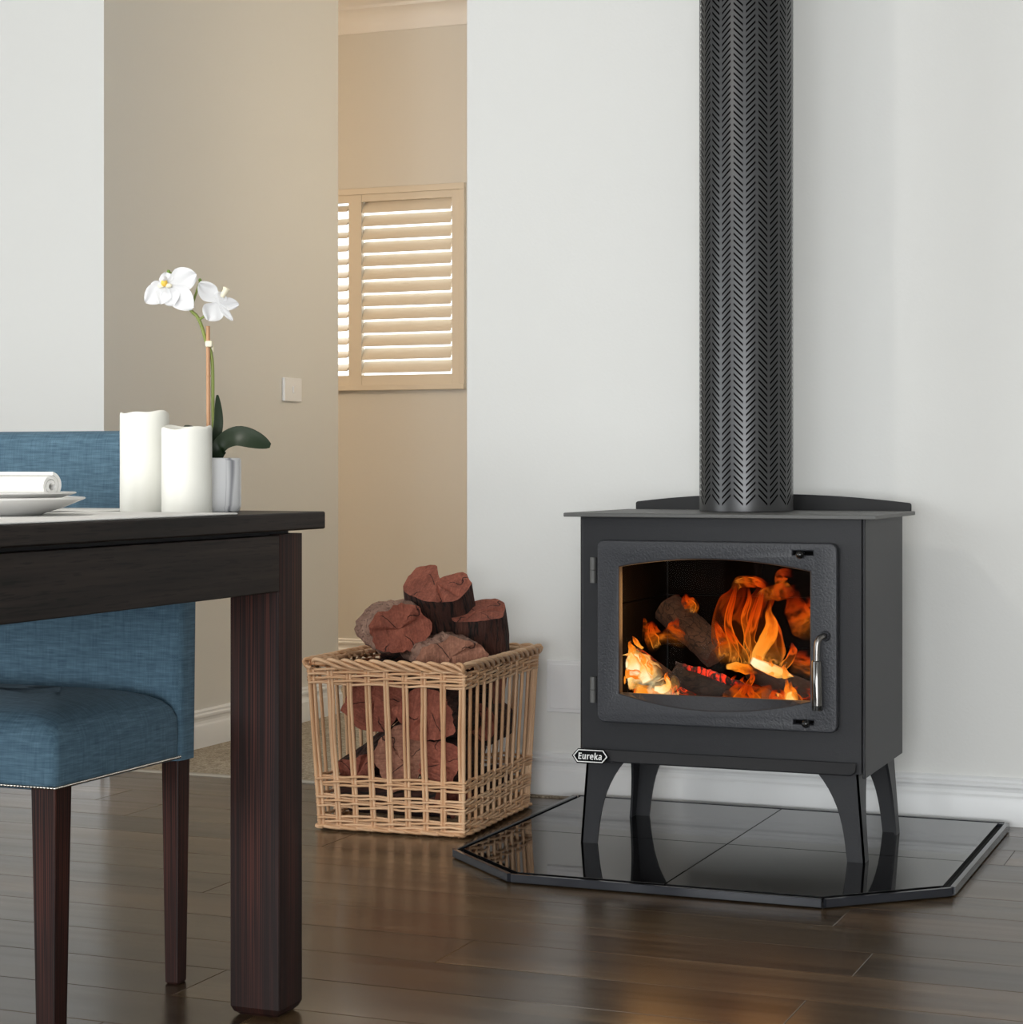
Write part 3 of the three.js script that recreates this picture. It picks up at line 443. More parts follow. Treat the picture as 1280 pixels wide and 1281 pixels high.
{
  const t = thing('fire', 'orange and yellow flames burning behind the stove glass', 'fire', [SX, 0.34, 0.47]);
  const em = [flameEm(0), flameEm(1)];
  const rimFade = (u, w) => smooth(0, w, Math.abs(Math.sin(TAU * u)));     // thin towards the edges of the tongue
  const fullAl = texture(128, 256, (u, v) => { const f = tfbm(u, v, 5, 4, 221, 4); return clamp((0.35 + 1.0 * smooth(0.3, 0.62, f)) * rimFade(u, 0.55) * smooth(0, 0.1, v) * (1 - smooth(0.55, 1, v + 0.3 * (0.5 - f)))); }, false);
  const limb = (u, c, w) => { const d = (Math.abs(Math.sin(TAU * u)) - c) / w; return Math.exp(-d * d) * smooth(0, c * 0.8, Math.abs(Math.sin(TAU * u))); };   // a hollow tongue glows along its limbs
  const wispAl = texture(256, 256, (u, v) => { const q = v + 0.4 * tfbm(u, v, 3, 3, 199, 2), f = 1 - Math.abs(2 * tfbm(u, q, 4, 2, 191, 4) - 1), w = tfbm(u, v, 4, 3, 207, 3); return clamp((0.07 + 0.62 * limb(u, 0.30, 0.22) * smooth(0.25, 0.6, w) + 0.7 * smooth(0.78, 0.99, f) * rimFade(u, 0.3)) * smooth(0, 0.16, v) * (1 - smooth(0.6, 1, v))); }, false);
  const veilAl = texture(128, 256, (u, v) => { const f = tfbm(u, v, 4, 5, 251, 4); return clamp((0.06 + 0.9 * smooth(0.42, 0.72, f)) * rimFade(u, 0.7) * smooth(0, 0.3, v) * (1 - smooth(0.55, 1, v))); }, false);
  const hotAl = texture(128, 256, (u, v) => { const f = tfbm(u, v, 5, 4, 223, 4); return clamp((0.75 + 1.0 * smooth(0.3, 0.6, f)) * rimFade(u, 0.3) * smooth(0, 0.12, v) * (1 - smooth(0.7, 1, v + 0.3 * (0.5 - f)))); }, false);
  const hotEm = texture(64, 128, (u, v) => { const f = tfbm(u, v, 4, 3, 241, 3), q = clamp(v * 0.9 + 0.9 * (0.5 - f)); return mix3(mix3([1, 0.95, 0.8], [1, 0.70, 0.30], q), [1, 0.46, 0.1], 1 - rimFade(u, 0.75)); });
  const fm = (i, k, op, tint, al = wispAl) => mat({ name: 'flame', color: lin(0, 0, 0), roughness: 1, specularIntensity: 0, emissive: lin(...tint), emissiveIntensity: k, emissiveMap: em[i], alphaMap: al, transparent: true, opacity: op, depthWrite: false, side: THREE.DoubleSide });
  const hot = fm(0, 1.2, 1, [1, 0.97, 0.86], hotAl), bright = fm(0, 1.05, 1, [1, 0.76, 0.46], fullAl), mid = fm(1, 0.95, 1, [1, 0.70, 0.42]), faint = fm(1, 0.34, 0.7, [1, 0.62, 0.4]), glowR = fm(1, 0.62, 0.8, [1, 0.62, 0.36], veilAl), veil = fm(1, 0.62, 0.85, [1, 0.62, 0.38], veilAl);
  const softAl = texture(128, 256, (u, v) => { const f = tfbm(u, v, 5, 4, 261, 4); return clamp((0.22 + 0.6 * smooth(0.35, 0.7, f)) * rimFade(u, 0.95) * smooth(0, 0.22, v) * (1 - smooth(0.55, 1, v))); }, false), soft = fm(0, 1.35, 1, [1, 0.95, 0.8], softAl);
  hot.emissiveMap = hotEm; soft.emissiveMap = hotEm;
  // tongue: spine of [u, v, width] in cm from the firebox's lower left corner, d: distance forward
  const tongue = (spine, m, d = 0, fat = 0.45, seed = 1) => {
    const pts = spine.map(([u, v]) => V(-0.2715 + u / 100, v / 100 - 0.02, d)), curve = new THREE.CatmullRomCurve3(pts), N = 30, rings = [], T = V(), up = V(0, 0, 1);
    for (let i = 0; i <= N; i++) {
      const s = i / N, p = curve.getPoint(s), k = s * (spine.length - 1), k0 = Math.min(Math.floor(k), spine.length - 2), w = lerp(spine[k0][2], spine[k0 + 1][2], k - k0) / 200; T.copy(curve.getTangent(s)); const side = V().crossVectors(T, up).normalize(), row = [];
      for (let j = 0; j < 16; j++) { const a = j / 16 * TAU, q = Math.max(0.0004, w) * (0.72 + 0.62 * noise3(Math.cos(a) * 1.3 + seed * 3, Math.sin(a), s * 6, seed)); row.push(p.clone().addScaledVector(side, q * Math.cos(a)).addScaledVector(up, fat * q * Math.sin(a) + 0.010 * (noise3(s * 3, seed, 0, 9) - 0.5))); }
      rings.push(row);
    }
    const g = loft(rings, { cap0: false, cap1: false }), uv = g.attributes.uv, w = 17; for (let i = 0; i <= N; i++) for (let j = 0; j < w; j++) uv.setXY(i * w + j, (seed % 2 ? j / 16 : 1 - j / 16) + (seed % 4 > 1 ? 0.5 : 0), i / N);
    const x = mesh('flame', g, m, t); x.castShadow = false; return x;
  };
  const c = (cx, cy, w) => [(cx - 20) * 0.0362, 28 - (cy - 100) * 0.0357, w * 0.0362 * 1.55];
  let sd = 1; const F = (m, d, fat, ...pts) => tongue(pts.map((p) => c(...p)), m, d, fat, sd++);
  // tall bright tongue right of the middle, and the white-hot root along the log
  F(bright, 0.03, 0.5, [880, 690, 36], [895, 610, 52], [945, 520, 66], [975, 430, 50], [957, 360, 30], [964, 295, 4]);
  F(mid, 0.02, 0.5, [960, 680, 90], [975, 600, 100], [985, 520, 70], [965, 420, 40], [955, 340, 6]);
  F(hot, 0.04, 0.6, [855, 640, 26], [930, 675, 40], [1030, 712, 40], [1125, 752, 10]);
  F(bright, 0.04, 0.6, [700, 690, 16], [760, 685, 34], [830, 700, 40], [900, 715, 16]);
  // broad translucent sheets behind, with bright filaments in them
  F(faint, -0.03, 0.4, [720, 690, 150], [690, 560, 140], [660, 420, 110], [720, 290, 100], [760, 150, 50]);
  F(faint, -0.05, 0.4, [900, 690, 120], [860, 560, 120], [820, 420, 110], [860, 290, 90], [880, 180, 40]);
  F(mid, -0.01, 0.5, [830, 690, 44], [850, 610, 40], [810, 540, 42], [830, 440, 40], [870, 300, 34], [900, 190, 8]);
  F(mid, 0, 0.5, [720, 690, 40], [725, 600, 36], [695, 500, 34], [685, 400, 26], [715, 280, 22], [740, 180, 6]);
  F(mid, 0.01, 0.5, [800, 700, 36], [780, 620, 40], [740, 560, 30], [700, 500, 24], [650, 430, 6]);
  F(mid, -0.02, 0.5, [770, 640, 24], [790, 520, 26], [770, 400, 24], [800, 290, 18], [790, 210, 4]);
  F(mid, -0.01, 0.5, [660, 650, 50], [650, 560, 40], [612, 480, 26], [592, 415, 4]);
  F(veil, -0.01, 0.5, [640, 690, 90], [660, 600, 100], [640, 520, 60], [600, 430, 14]);
  F(veil, -0.03, 0.5, [690, 250, 30], [735, 190, 44], [820, 185, 46], [920, 215, 20]);
  F(mid, -0.03, 0.5, [700, 190, 10], [780, 175, 22], [850, 195, 24], [910, 240, 6]);
  F(veil, -0.025, 0.5, [840, 290, 30], [920, 255, 60], [1010, 235, 60], [1090, 215, 26]);
  F(veil, -0.02, 0.5, [1050, 250, 30], [1000, 195, 52], [1000, 140, 50], [1080, 130, 26]);
  F(veil, -0.01, 0.5, [1210, 500, 60], [1140, 440, 110], [1100, 340, 100], [1060, 220, 40]);
  F(veil, 0.0, 0.5, [1200, 440, 60], [1190, 350, 60], [1180, 250, 20]);
  F(mid, 0.02, 0.5, [1020, 700, 30], [1075, 640, 32], [1092, 580, 26], [1080, 530, 4]);
  F(veil, 0.02, 0.5, [1130, 730, 90], [1150, 650, 90], [1160, 570, 20]);
  // the fringe along the front of the bed
  for (const [x, h, w] of [[545, 34, 60], [590, 50, 64], [640, 76, 70], [700, 50, 64], [760, 52, 70]]) F(bright, 0.15, 0.5, [x, 935, w], [x + 6, 905, w * 0.9], [x - 8, 890 - h * 0.35, w * 0.5], [x + 4, 910 - h, 4]);
  F(glowR, 0.135, 0.5, [840, 930, 130], [860, 850, 130], [890, 780, 80], [905, 725, 8]);
  F(glowR, 0.14, 0.5, [950, 930, 170], [960, 850, 150], [930, 790, 80], [925, 740, 8]);
  F(glowR, 0.142, 0.5, [1060, 930, 150], [1075, 860, 110], [1060, 790, 8]);
  F(bright, 0.148, 0.5, [1010, 935, 120], [1020, 900, 90], [1000, 860, 8]);
  F(hot, 0.145, 0.6, [1176, 935, 34], [1182, 870, 42], [1162, 815, 30], [1172, 785, 4]);
  // the white-hot heap at the lower left: many pointed tongues leaning up and to the left
  F(soft, 0.075, 0.7, [90, 770, 110], [85, 700, 120], [80, 640, 100], [60, 560, 20]);
  F(soft, 0.08, 0.7, [150, 780, 130], [140, 700, 140], [130, 640, 110], [110, 555, 20]);
  F(soft, 0.085, 0.7, [220, 790, 130], [205, 720, 130], [180, 650, 100], [165, 575, 16]);
  F(soft, 0.09, 0.7, [290, 800, 100], [270, 740, 100], [235, 680, 70], [215, 620, 10]);
  F(soft, 0.095, 0.7, [70, 730, 110], [150, 690, 130], [230, 700, 110], [310, 760, 50], [340, 790, 10]);
  F(soft, 0.10, 0.7, [80, 780, 70], [150, 770, 80], [190, 790, 60], [230, 820, 10]);
  F(soft, 0.12, 0.7, [290, 790, 40], [350, 815, 80], [410, 820, 90], [450, 780, 50], [435, 720, 8]);
  F(soft, 0.125, 0.7, [380, 850, 60], [440, 880, 90], [500, 890, 80], [520, 850, 10]);
  F(hot, 0.10, 0.6, [110, 720, 36], [95, 660, 40], [100, 610, 26], [80, 560, 3]);
  F(hot, 0.105, 0.6, [190, 730, 40], [170, 670, 40], [150, 630, 24], [155, 580, 3]);
  F(hot, 0.11, 0.6, [255, 750, 34], [240, 700, 36], [215, 660, 20], [215, 625, 3]);
  F(hot, 0.115, 0.6, [70, 700, 40], [62, 650, 50], [75, 615, 34], [60, 580, 4]);
  F(hot, 0.118, 0.6, [140, 710, 50], [120, 650, 60], [125, 605, 40], [105, 575, 4]);
  F(hot, 0.12, 0.6, [215, 740, 50], [205, 690, 60], [185, 640, 40], [180, 600, 4]);
  F(hot, 0.122, 0.6, [290, 775, 40], [270, 735, 46], [255, 690, 26], [235, 655, 4]);
  F(bright, 0.124, 0.6, [110, 745, 30], [160, 725, 40], [230, 730, 36], [300, 770, 8]);
  F(bright, 0.135, 0.6, [90, 800, 36], [130, 770, 46], [120, 730, 28], [140, 700, 4]);
  F(hot, 0.13, 0.6, [330, 810, 16], [385, 815, 34], [420, 790, 26], [412, 735, 3]);
  F(hot, 0.135, 0.6, [430, 870, 20], [470, 885, 34], [500, 880, 24], [486, 835, 3]);
  F(bright, 0.12, 0.7, [210, 840, 60], [290, 850, 70], [350, 870, 60], [400, 880, 8]);
  F(glowR, 0.125, 0.7, [60, 920, 110], [75, 860, 110], [50, 800, 10]);
  F(mid, 0.03, 0.5, [275, 590, 34], [245, 540, 36], [222, 480, 26], [232, 425, 3]);
  F(mid, -0.04, 0.5, [425, 390, 20], [432, 340, 24], [400, 310, 20], [388, 265, 3]);
  F(mid, 0.14, 0.5, [860, 930, 30], [850, 850, 36], [885, 790, 24], [905, 735, 3]);
  F(mid, 0.14, 0.5, [930, 930, 40], [960, 860, 40], [925, 800, 26], [930, 745, 3]);
  F(mid, 0.142, 0.5, [1070, 935, 36], [1085, 870, 34], [1055, 820, 20], [1065, 780, 3]);
  F(veil, 0.03, 0.5, [290, 590, 80], [240, 530, 80], [230, 470, 56], [232, 425, 4]);
  F(veil, 0.0, 0.5, [140, 580, 90], [115, 490, 110], [85, 410, 60], [65, 350, 4]);
  F(veil, 0.0, 0.5, [330, 590, 130], [340, 520, 110], [360, 450, 40], [370, 400, 4]);
  F(veil, -0.04, 0.5, [420, 400, 50], [425, 350, 56], [395, 310, 46], [385, 265, 4]);
  F(bright, 0.08, 0.6, [220, 590, 10], [180, 550, 22], [145, 508, 4]);
  { const R = rngOf(91); for (let k = 0; k < 26; k++) { const x = 40 + 1130 * R(), d = 0.02 + 0.09 * R(), b = 915 - 60 * R(), h = 60 + 120 * R(), w = 16 + 34 * R(), l = 30 * (R() - 0.5); F(R() < 0.35 ? bright : mid, d, 0.6, [x, b, w], [x + l, b - h * 0.35, w], [x - l, b - h * 0.7, w * 0.55], [x + l * 1.4, b - h, 3]); } }
  for (const [x, y, w] of [[110, 600, 30], [170, 590, 30], [60, 640, 30], [240, 650, 26], [290, 700, 24], [400, 770, 26], [450, 840, 26], [980, 690, 26], [1060, 715, 24], [900, 650, 24]]) F(bright, 0.11 - (x > 800 ? 0.07 : 0), 0.6, [x, y + 40, w], [x + 8, y, w], [x - 6, y - 36, w * 0.5], [x + 6, y - 62, 3]);
  for (const [x, y, z, I] of [[-1.30, 0.52, 0.58, 0.075], [-1.04, 0.44, 0.50, 0.045], [-1.16, 0.46, 0.44, 0.02]]) { const l = new THREE.PointLight(new THREE.Color(1, 0.5, 0.17), I, 0, 2); l.name = 'flame_glow'; l.position.set(x, y, z); l.castShadow = true; l.shadow.radius = 5; scene.add(l); }
}

// ---------------------------------------------------------------- wall fittings
{
  const p = thing('wall_plate', 'blank white wall plate low on the wall beside the stove', 'wall plate', [-1.707, 0.274, 0]);
  mesh('plate', rbox(-0.06, 0.06, -0.065, 0.065, 0.0004, 0.009, 0.003), M.plastic, p); mesh('cover', rbox(-0.05, 0.05, -0.055, 0.055, 0.009, 0.0115, 0.0012), M.plastic, p);
  const s = thing('light_switch', 'white light switch on the beige hall wall beside the orchid', 'light switch', [-3.005, 1.0645, -0.966], Math.PI / 2);
  mesh('plate', rbox(-0.058, 0.058, -0.0375, 0.0375, 0.0004, 0.0105, 0.003), M.plastic, s); mesh('rocker', rbox(-0.006, 0.006, -0.011, 0.011, 0.0105, 0.0145, 0.0015), M.plastic, s);
}

// ---------------------------------------------------------------- wicker basket
const BX = -1.913, BZ = 0.407, BROT = rad(2.4);
{
  const t = thing('wicker_basket', 'tall open-sided willow basket heaped with red firewood beside the hearth', 'basket', [BX, 0, BZ], BROT), R = rngOf(77), H = 0.388;
  const half = (y) => { const u = clamp(y / H); return [lerp(0.170, 0.184, u), lerp(0.214, 0.248, u)]; };
  // point on the wall of the basket: side 0 front, 1 right, 2 back, 3 left; s from -1 to 1, going round
  const wallP = (side, s, y, o = 0) => { const [a, b] = half(y); return side === 0 ? V(s * a, y, b + o) : side === 1 ? V(a + o, y, -s * b) : side === 2 ? V(-s * a, y, -b - o) : V(-a - o, y, s * b); };
  const counts = [9, 12, 9, 12], cm = () => caneMats[Math.floor(R() * R() * 3.2)];
  for (let side = 0; side < 4; side++) for (let k = 0; k < counts[side]; k++) {
    const s = lerp(-1, 1, (k + 0.06) / (counts[side] - 1 + 0.12)), pair = side % 2 === 0 ? [-0.0038, 0.0038] : [0];
    for (const e of pair) { const j = (R() - 0.5) * 0.012, P = [0.006, 0.1, 0.22, 0.3, 0.365].map((y, i) => { const p = wallP(side, clamp(s, -0.985, 0.985), y), q = side % 2 ? V(0, 0, 1) : V(1, 0, 0); return p.addScaledVector(q, e + (i === 2 ? j * 0.4 : 0) + (R() - 0.5) * 0.002); }); mesh('stake', tube(P, pair.length > 1 ? 0.0036 : 0.0042, 10, 7), cm(), t); }
  }
  for (const [sx, sz] of [[1, 1], [-1, 1], [1, -1], [-1, -1]]) for (const e of [-0.006, 0.006]) { const P = [0.004, 0.1, 0.2, 0.3, 0.37].map((y) => { const [a, b] = half(y); return V(sx * (a - 0.001) + e * (sx * sz > 0 ? 1 : -1) * 0.6, y, sz * (b - 0.001) + e * 0.6); }); mesh('corner_stake', tube(P, 0.0048, 10, 7), cm(), t); }
  // weavers: one rod round the basket, in and out between the stakes
  const weaver = (y, phase, r, wob) => {                     // over two stakes, behind one, each row a stake further on
    const P = []; let at = phase;
    for (let side = 0; side < 4; side++) { const n = counts[side] - 1; for (let k = 0; k < n * 2; k++) { const s = lerp(-0.97, 0.97, k / (n * 2)), q = TAU * (at + k / 2) / 3, o = 0.0012 + 0.0058 * Math.cos(q); P.push(wallP(side, s, y + (R() - 0.5) * wob + 0.0020 * Math.sin(q + 0.9), o)); } at += n; const [a, b] = half(y), c = [[1, 1], [1, -1], [-1, -1], [-1, 1]][side]; P.push(V(c[0] * (a + 0.005), y, c[1] * (b + 0.005))); }
    mesh('weaver', tube(P, r, P.length * 3, 6, true), cm(), t);
  };
  [0.009, 0.0152, 0.0214, 0.0276, 0.0338].forEach((y, i) => weaver(y, i, 0.0031, 0.0012));
  [0.0555, 0.062, 0.0685, 0.075, 0.0815].forEach((y, i) => weaver(y, i, 0.0030, 0.0022));
  [0.104, 0.1105, 0.117, 0.1235].forEach((y, i) => weaver(y, i + 1, 0.0031, 0.0022));
  [0.334, 0.3405, 0.347, 0.3535, 0.36, 0.366].forEach((y, i) => weaver(y, i, 0.0031, 0.0014));
  // plaited rim and foot: short rods, each slanting over its neighbours
  const plait = (y, n, r, step, drop, lift, name) => { for (let side = 0; side < 4; side++) { const c = n[side]; for (let k = 0; k < c; k++) { const s0 = lerp(-1.03, 1.03, k / c), ds = 2.06 / c * step, P = [[0, -0.010, 0.004], [0.18, 0.002, 0.0095], [0.45, 0.0125, 0.3], [0.8, 0.008, 0.85], [1, -0.004, 1]].map(([u, o, d]) => wallP(side, clamp(s0 + u * ds, -1.02, 1.02), y + (d > 0.2 ? lift - d * drop : lift * (u * 4)), o)); mesh(name, tube(P, r * (0.9 + 0.2 * R()), 14, 7), cm(), t); } } };
  plait(0.3735, [11, 15, 11, 15], 0.0046, 2.9, 0.024, 0.0185, 'rim_rod');
  plait(0.0045, [9, 12, 9, 12], 0.0042, 1.7, 0.004, 0.006, 'foot_rod');
  for (let side = 0; side < 4; side++) { const P = []; for (let k = 0; k <= 12; k++) P.push(wallP(side, lerp(-1.02, 1.02, k / 12), 0.379 + (R() - 0.5) * 0.003, -0.004 + (k % 2 ? 0.003 : -0.003))); mesh('rim_core', tube(P, 0.0058, 40, 7), cm(), t); }
  { const P = []; for (let k = 0; k < 12; k++) { const z = lerp(-0.215, 0.215, k / 11); mesh('base_rod', tube([[-0.172, 0.009, z], [0, 0.010, z + 0.003], [0.172, 0.009, z]], 0.0055, 8, 6), cm(), t); } }
}

// ---------------------------------------------------------------- firewood
// a split log: profile [[angle in degrees, radius]...], axis z, end faces textured as sawn timber
function firewood(label, { prof, len, seed, at, dir, roll = 0, pale = false, paleEnd = false, rough = 0.014, slant = 0 }) {
  const N = 44, keys = prof.map(([a, r]) => V(Math.cos(rad(a)) * r, Math.sin(rad(a)) * r, 0)), cv = new THREE.CatmullRomCurve3(keys, true, 'catmullrom', 0.25), base = cv.getSpacedPoints(N).slice(0, N), rings = [], K = 14;
  for (let i = 0; i <= K; i++) { const z = (i / K - 0.5) * len; rings.push(base.map((p) => { const l = Math.hypot(p.x, p.y), n = rough * (noise3(p.x * 45 + seed, p.y * 45, z * 8, seed) + 0.7 * noise3(p.x * 140, p.y * 140 + seed, z * 22, seed + 1) - 0.85), sc = (l + n) / l; return V(p.x * sc, p.y * sc, z + slant * p.y * (i / K) + (i === 0 || i === K ? 0.004 * (noise3(p.x * 60, p.y * 60, i, seed + 2) - 0.5) : 0)); })); }
  const t = thing('firewood_log', label, 'firewood', at, 0, 'firewood in the wicker basket'); const q = new THREE.Quaternion().setFromUnitVectors(V(0, 0, 1), V(...dir).normalize()); t.quaternion.copy(q).multiply(new THREE.Quaternion().setFromAxisAngle(V(0, 0, 1), rad(roll)));
  mesh('split_side', crease(loft(rings, { cap0: false, cap1: false }), 0.7), pale ? logPale : logSide, t);
  const cap = (ring, flip, s) => {
    const pos = [], uv = [], idx = [], C = V(); ring.forEach((p) => C.add(p)); C.divideScalar(N); const RR = 9;
    for (let r = 0; r <= RR; r++) for (let j = 0; j < N; j++) { const f = r / RR, p = ring[j].clone().lerp(C, f), a = j / N * TAU; let dz = 0.0035 * (noise3(p.x * 55, p.y * 55, s, seed + 7) - 0.5) * (r ? 1 : 0); for (const ca of [1.1 + seed, 3.2 + seed * 1.7]) { const d = Math.abs(Math.atan2(Math.sin(a - ca), Math.cos(a - ca))); dz -= (flip ? -1 : 1) * 0.012 * (1 - smooth(0, 0.16, d)) * smooth(0.0, 0.2, 1 - f) * (r ? 1 : 0); } pos.push(p.x, p.y, p.z + dz); uv.push(p.x, p.y); }
    for (let r = 0; r < RR; r++) for (let j = 0; j < N; j++) { const a = r * N + j, b = r * N + (j + 1) % N, c = a + N, d = b + N; flip ? idx.push(a, d, b, a, c, d) : idx.push(a, b, d, a, d, c); }
    const g = new THREE.BufferGeometry(); g.setAttribute('position', new THREE.Float32BufferAttribute(pos, 3)); g.setAttribute('uv', new THREE.Float32BufferAttribute(uv, 2)); g.setIndex(idx); g.computeVertexNormals(); mesh('end_grain', g, paleEnd ? logPaleEnd : logEnd, t);
  };
  cap(rings[K], false, 1); cap(rings[0], true, 2); return t;
}
const roundish = [[0, 0.084], [40, 0.078], [80, 0.066], [120, 0.066], [160, 0.078], [200, 0.072], [245, 0.062], [285, 0.056], [325, 0.07]];
const wedge = [[10, 0.085], [60, 0.075], [105, 0.07], [150, 0.08], [200, 0.05], [260, 0.045], [320, 0.06]];
const notch = [[0, 0.075], [28, 0.082], [58, 0.078], [78, 0.05], [92, 0.03], [104, 0.04], [112, 0.085], [138, 0.094], [168, 0.08], [205, 0.078], [250, 0.055], [300, 0.06], [335, 0.075]];
const block = [[20, 0.072], [55, 0.082], [95, 0.062], [135, 0.082], [180, 0.066], [225, 0.075], [270, 0.058], [320, 0.075]];
const half = [[0, 0.086], [25, 0.074], [55, 0.058], [90, 0.05], [125, 0.056], [155, 0.074], [180, 0.086], [215, 0.04], [270, 0.03], [325, 0.042]];
firewood('round red log with pale bark lying top left on the basket', { prof: roundish.map(([a, r]) => [a, r * 0.92]), len: 0.21, seed: 2, at: [-1.984, 0.444, 0.45], dir: [0.70, 0.03, 1], roll: 12, pale: true });
firewood('notched red log at the very top of the firewood heap', { prof: notch, len: 0.17, seed: 5, at: [-1.899, 0.470, 0.365], dir: [0.16, 0.9, 0.62], roll: -6, rough: 0.008 });
firewood('upright square red log at the right of the heap', { prof: block, len: 0.15, seed: 9, at: [-1.806, 0.412, 0.345], dir: [0.05, 1, 0.34], roll: 20, rough: 0.007 });
firewood('half-round pale-ended log just above the front rim', { prof: half, len: 0.24, seed: 12, at: [-1.845, 0.383, 0.46], dir: [0.62, 0.02, 1], roll: 4, pale: true, paleEnd: true });
firewood('dark log wedged behind the front logs in the middle of the heap', { prof: wedge, len: 0.2, seed: 16, at: [-1.955, 0.362, 0.29], dir: [1, 0.05, 0.1], roll: 40 });
firewood('small split red log at the back right of the heap', { prof: wedge.map(([a, r]) => [a, r * 0.6]), len: 0.18, seed: 18, at: [-1.835, 0.378, 0.29], dir: [0.5, 0.15, 1], roll: 100 });
firewood('red log seen through the left front stakes, uppermost there', { prof: block, len: 0.24, seed: 21, at: [-1.995, 0.290, 0.47], dir: [0.3, 0, 1], roll: 60 });
firewood('split red log seen through the middle front stakes', { prof: wedge, len: 0.26, seed: 25, at: [-1.835, 0.272, 0.48], dir: [0.15, 0.05, 1], roll: 170 });
firewood('pale-sided log low in the middle of the basket front', { prof: wedge, len: 0.3, seed: 28, at: [-1.925, 0.155, 0.46], dir: [0.35, 0.05, 1], roll: 95, paleEnd: true });
firewood('short dark red log low at the left of the basket', { prof: block.map(([a, r]) => [a, r * 0.68]), len: 0.28, seed: 31, at: [-2.035, 0.13, 0.40], dir: [0.05, -0.15, 1], roll: 10 });
firewood('log seen through the right side of the basket near its front', { prof: roundish.map(([a, r]) => [a, r * 0.85]), len: 0.17, seed: 35, at: [-1.828, 0.205, 0.30], dir: [0.12, 0.08, 1], roll: 20, rough: 0.008 });
firewood('log seen through the right side of the basket near its back', { prof: block, len: 0.17, seed: 38, at: [-1.875, 0.318, 0.27], dir: [1, -0.05, -0.1], roll: 50 });
firewood('dark red log low at the right of the basket front', { prof: block.map(([a, r]) => [a, r * 0.72]), len: 0.19, seed: 47, at: [-1.803, 0.155, 0.50], dir: [0.1, 0.05, 1], roll: 70 });
firewood('lowest log behind the bottom weave at the basket front', { prof: half, len: 0.26, seed: 41, at: [-1.925, 0.060, 0.53], dir: [1, 0.02, 0.06], roll: 0 });
firewood('lowest log along the right side of the basket', { prof: half, len: 0.28, seed: 44, at: [-1.845, 0.062, 0.37], dir: [0.02, 0.02, 1], roll: 0 });

// ---------------------------------------------------------------- dining table
{
  const t = thing('dining_table', 'dark stained timber dining table with square legs at the left', 'table', [-1.39, 0, 1.945]);    // origin below the far right corner of the top
  const W = 0.96, L = 1.9, top = 0.75, th = 0.0265;
  mesh('tabletop', boxUV(rbox(-W, 0, top - th, top, 0, L, 0.003)), M.tableTop, t);
  const ax = -0.022, ay0 = 0.633, ay1 = 0.7165, lz0 = 0.028, lz1 = 0.105, lx = -0.109;
  const legG = () => { const w = ax - lx, d = lz1 - lz0, rings = [[0, 0.012], [0.006, 0.005], [0.014, 0.0015], [0.35, 0.0015], [0.7175, 0.0015]].map(([y, i]) => roundRect(w - 2 * i, d - 2 * i, 0.004, 3, y)); return boxUV(loft(rings)); };
  const g = legG(); for (const [x, z] of [[(ax + lx) / 2, (lz0 + lz1) / 2], [-W - (ax + lx) / 2, (lz0 + lz1) / 2], [(ax + lx) / 2, L - (lz0 + lz1) / 2], [-W - (ax + lx) / 2, L - (lz0 + lz1) / 2]]) { const m = mesh('leg', crease(g, 0.3), M.tableLeg, t); m.position.set(x, 0, z); }
  mesh('packer', box(-W + 0.04, -0.04, 0.7165, top - th, 0.045, L - 0.045), M.matt, t);
  for (const x of [ax - 0.024, -W - ax]) mesh('apron', boxUV(rbox(x, x + 0.0235, ay0, ay1, lz1, L - lz1, 0.0015)), M.tableTop, t);
  for (const z of [lz0 + 0.004, L - lz0 - 0.028]) mesh('apron', boxUV(rbox(-W - lx, lx, ay0, ay1, z, z + 0.024, 0.0015)), M.tableTop, t);
}
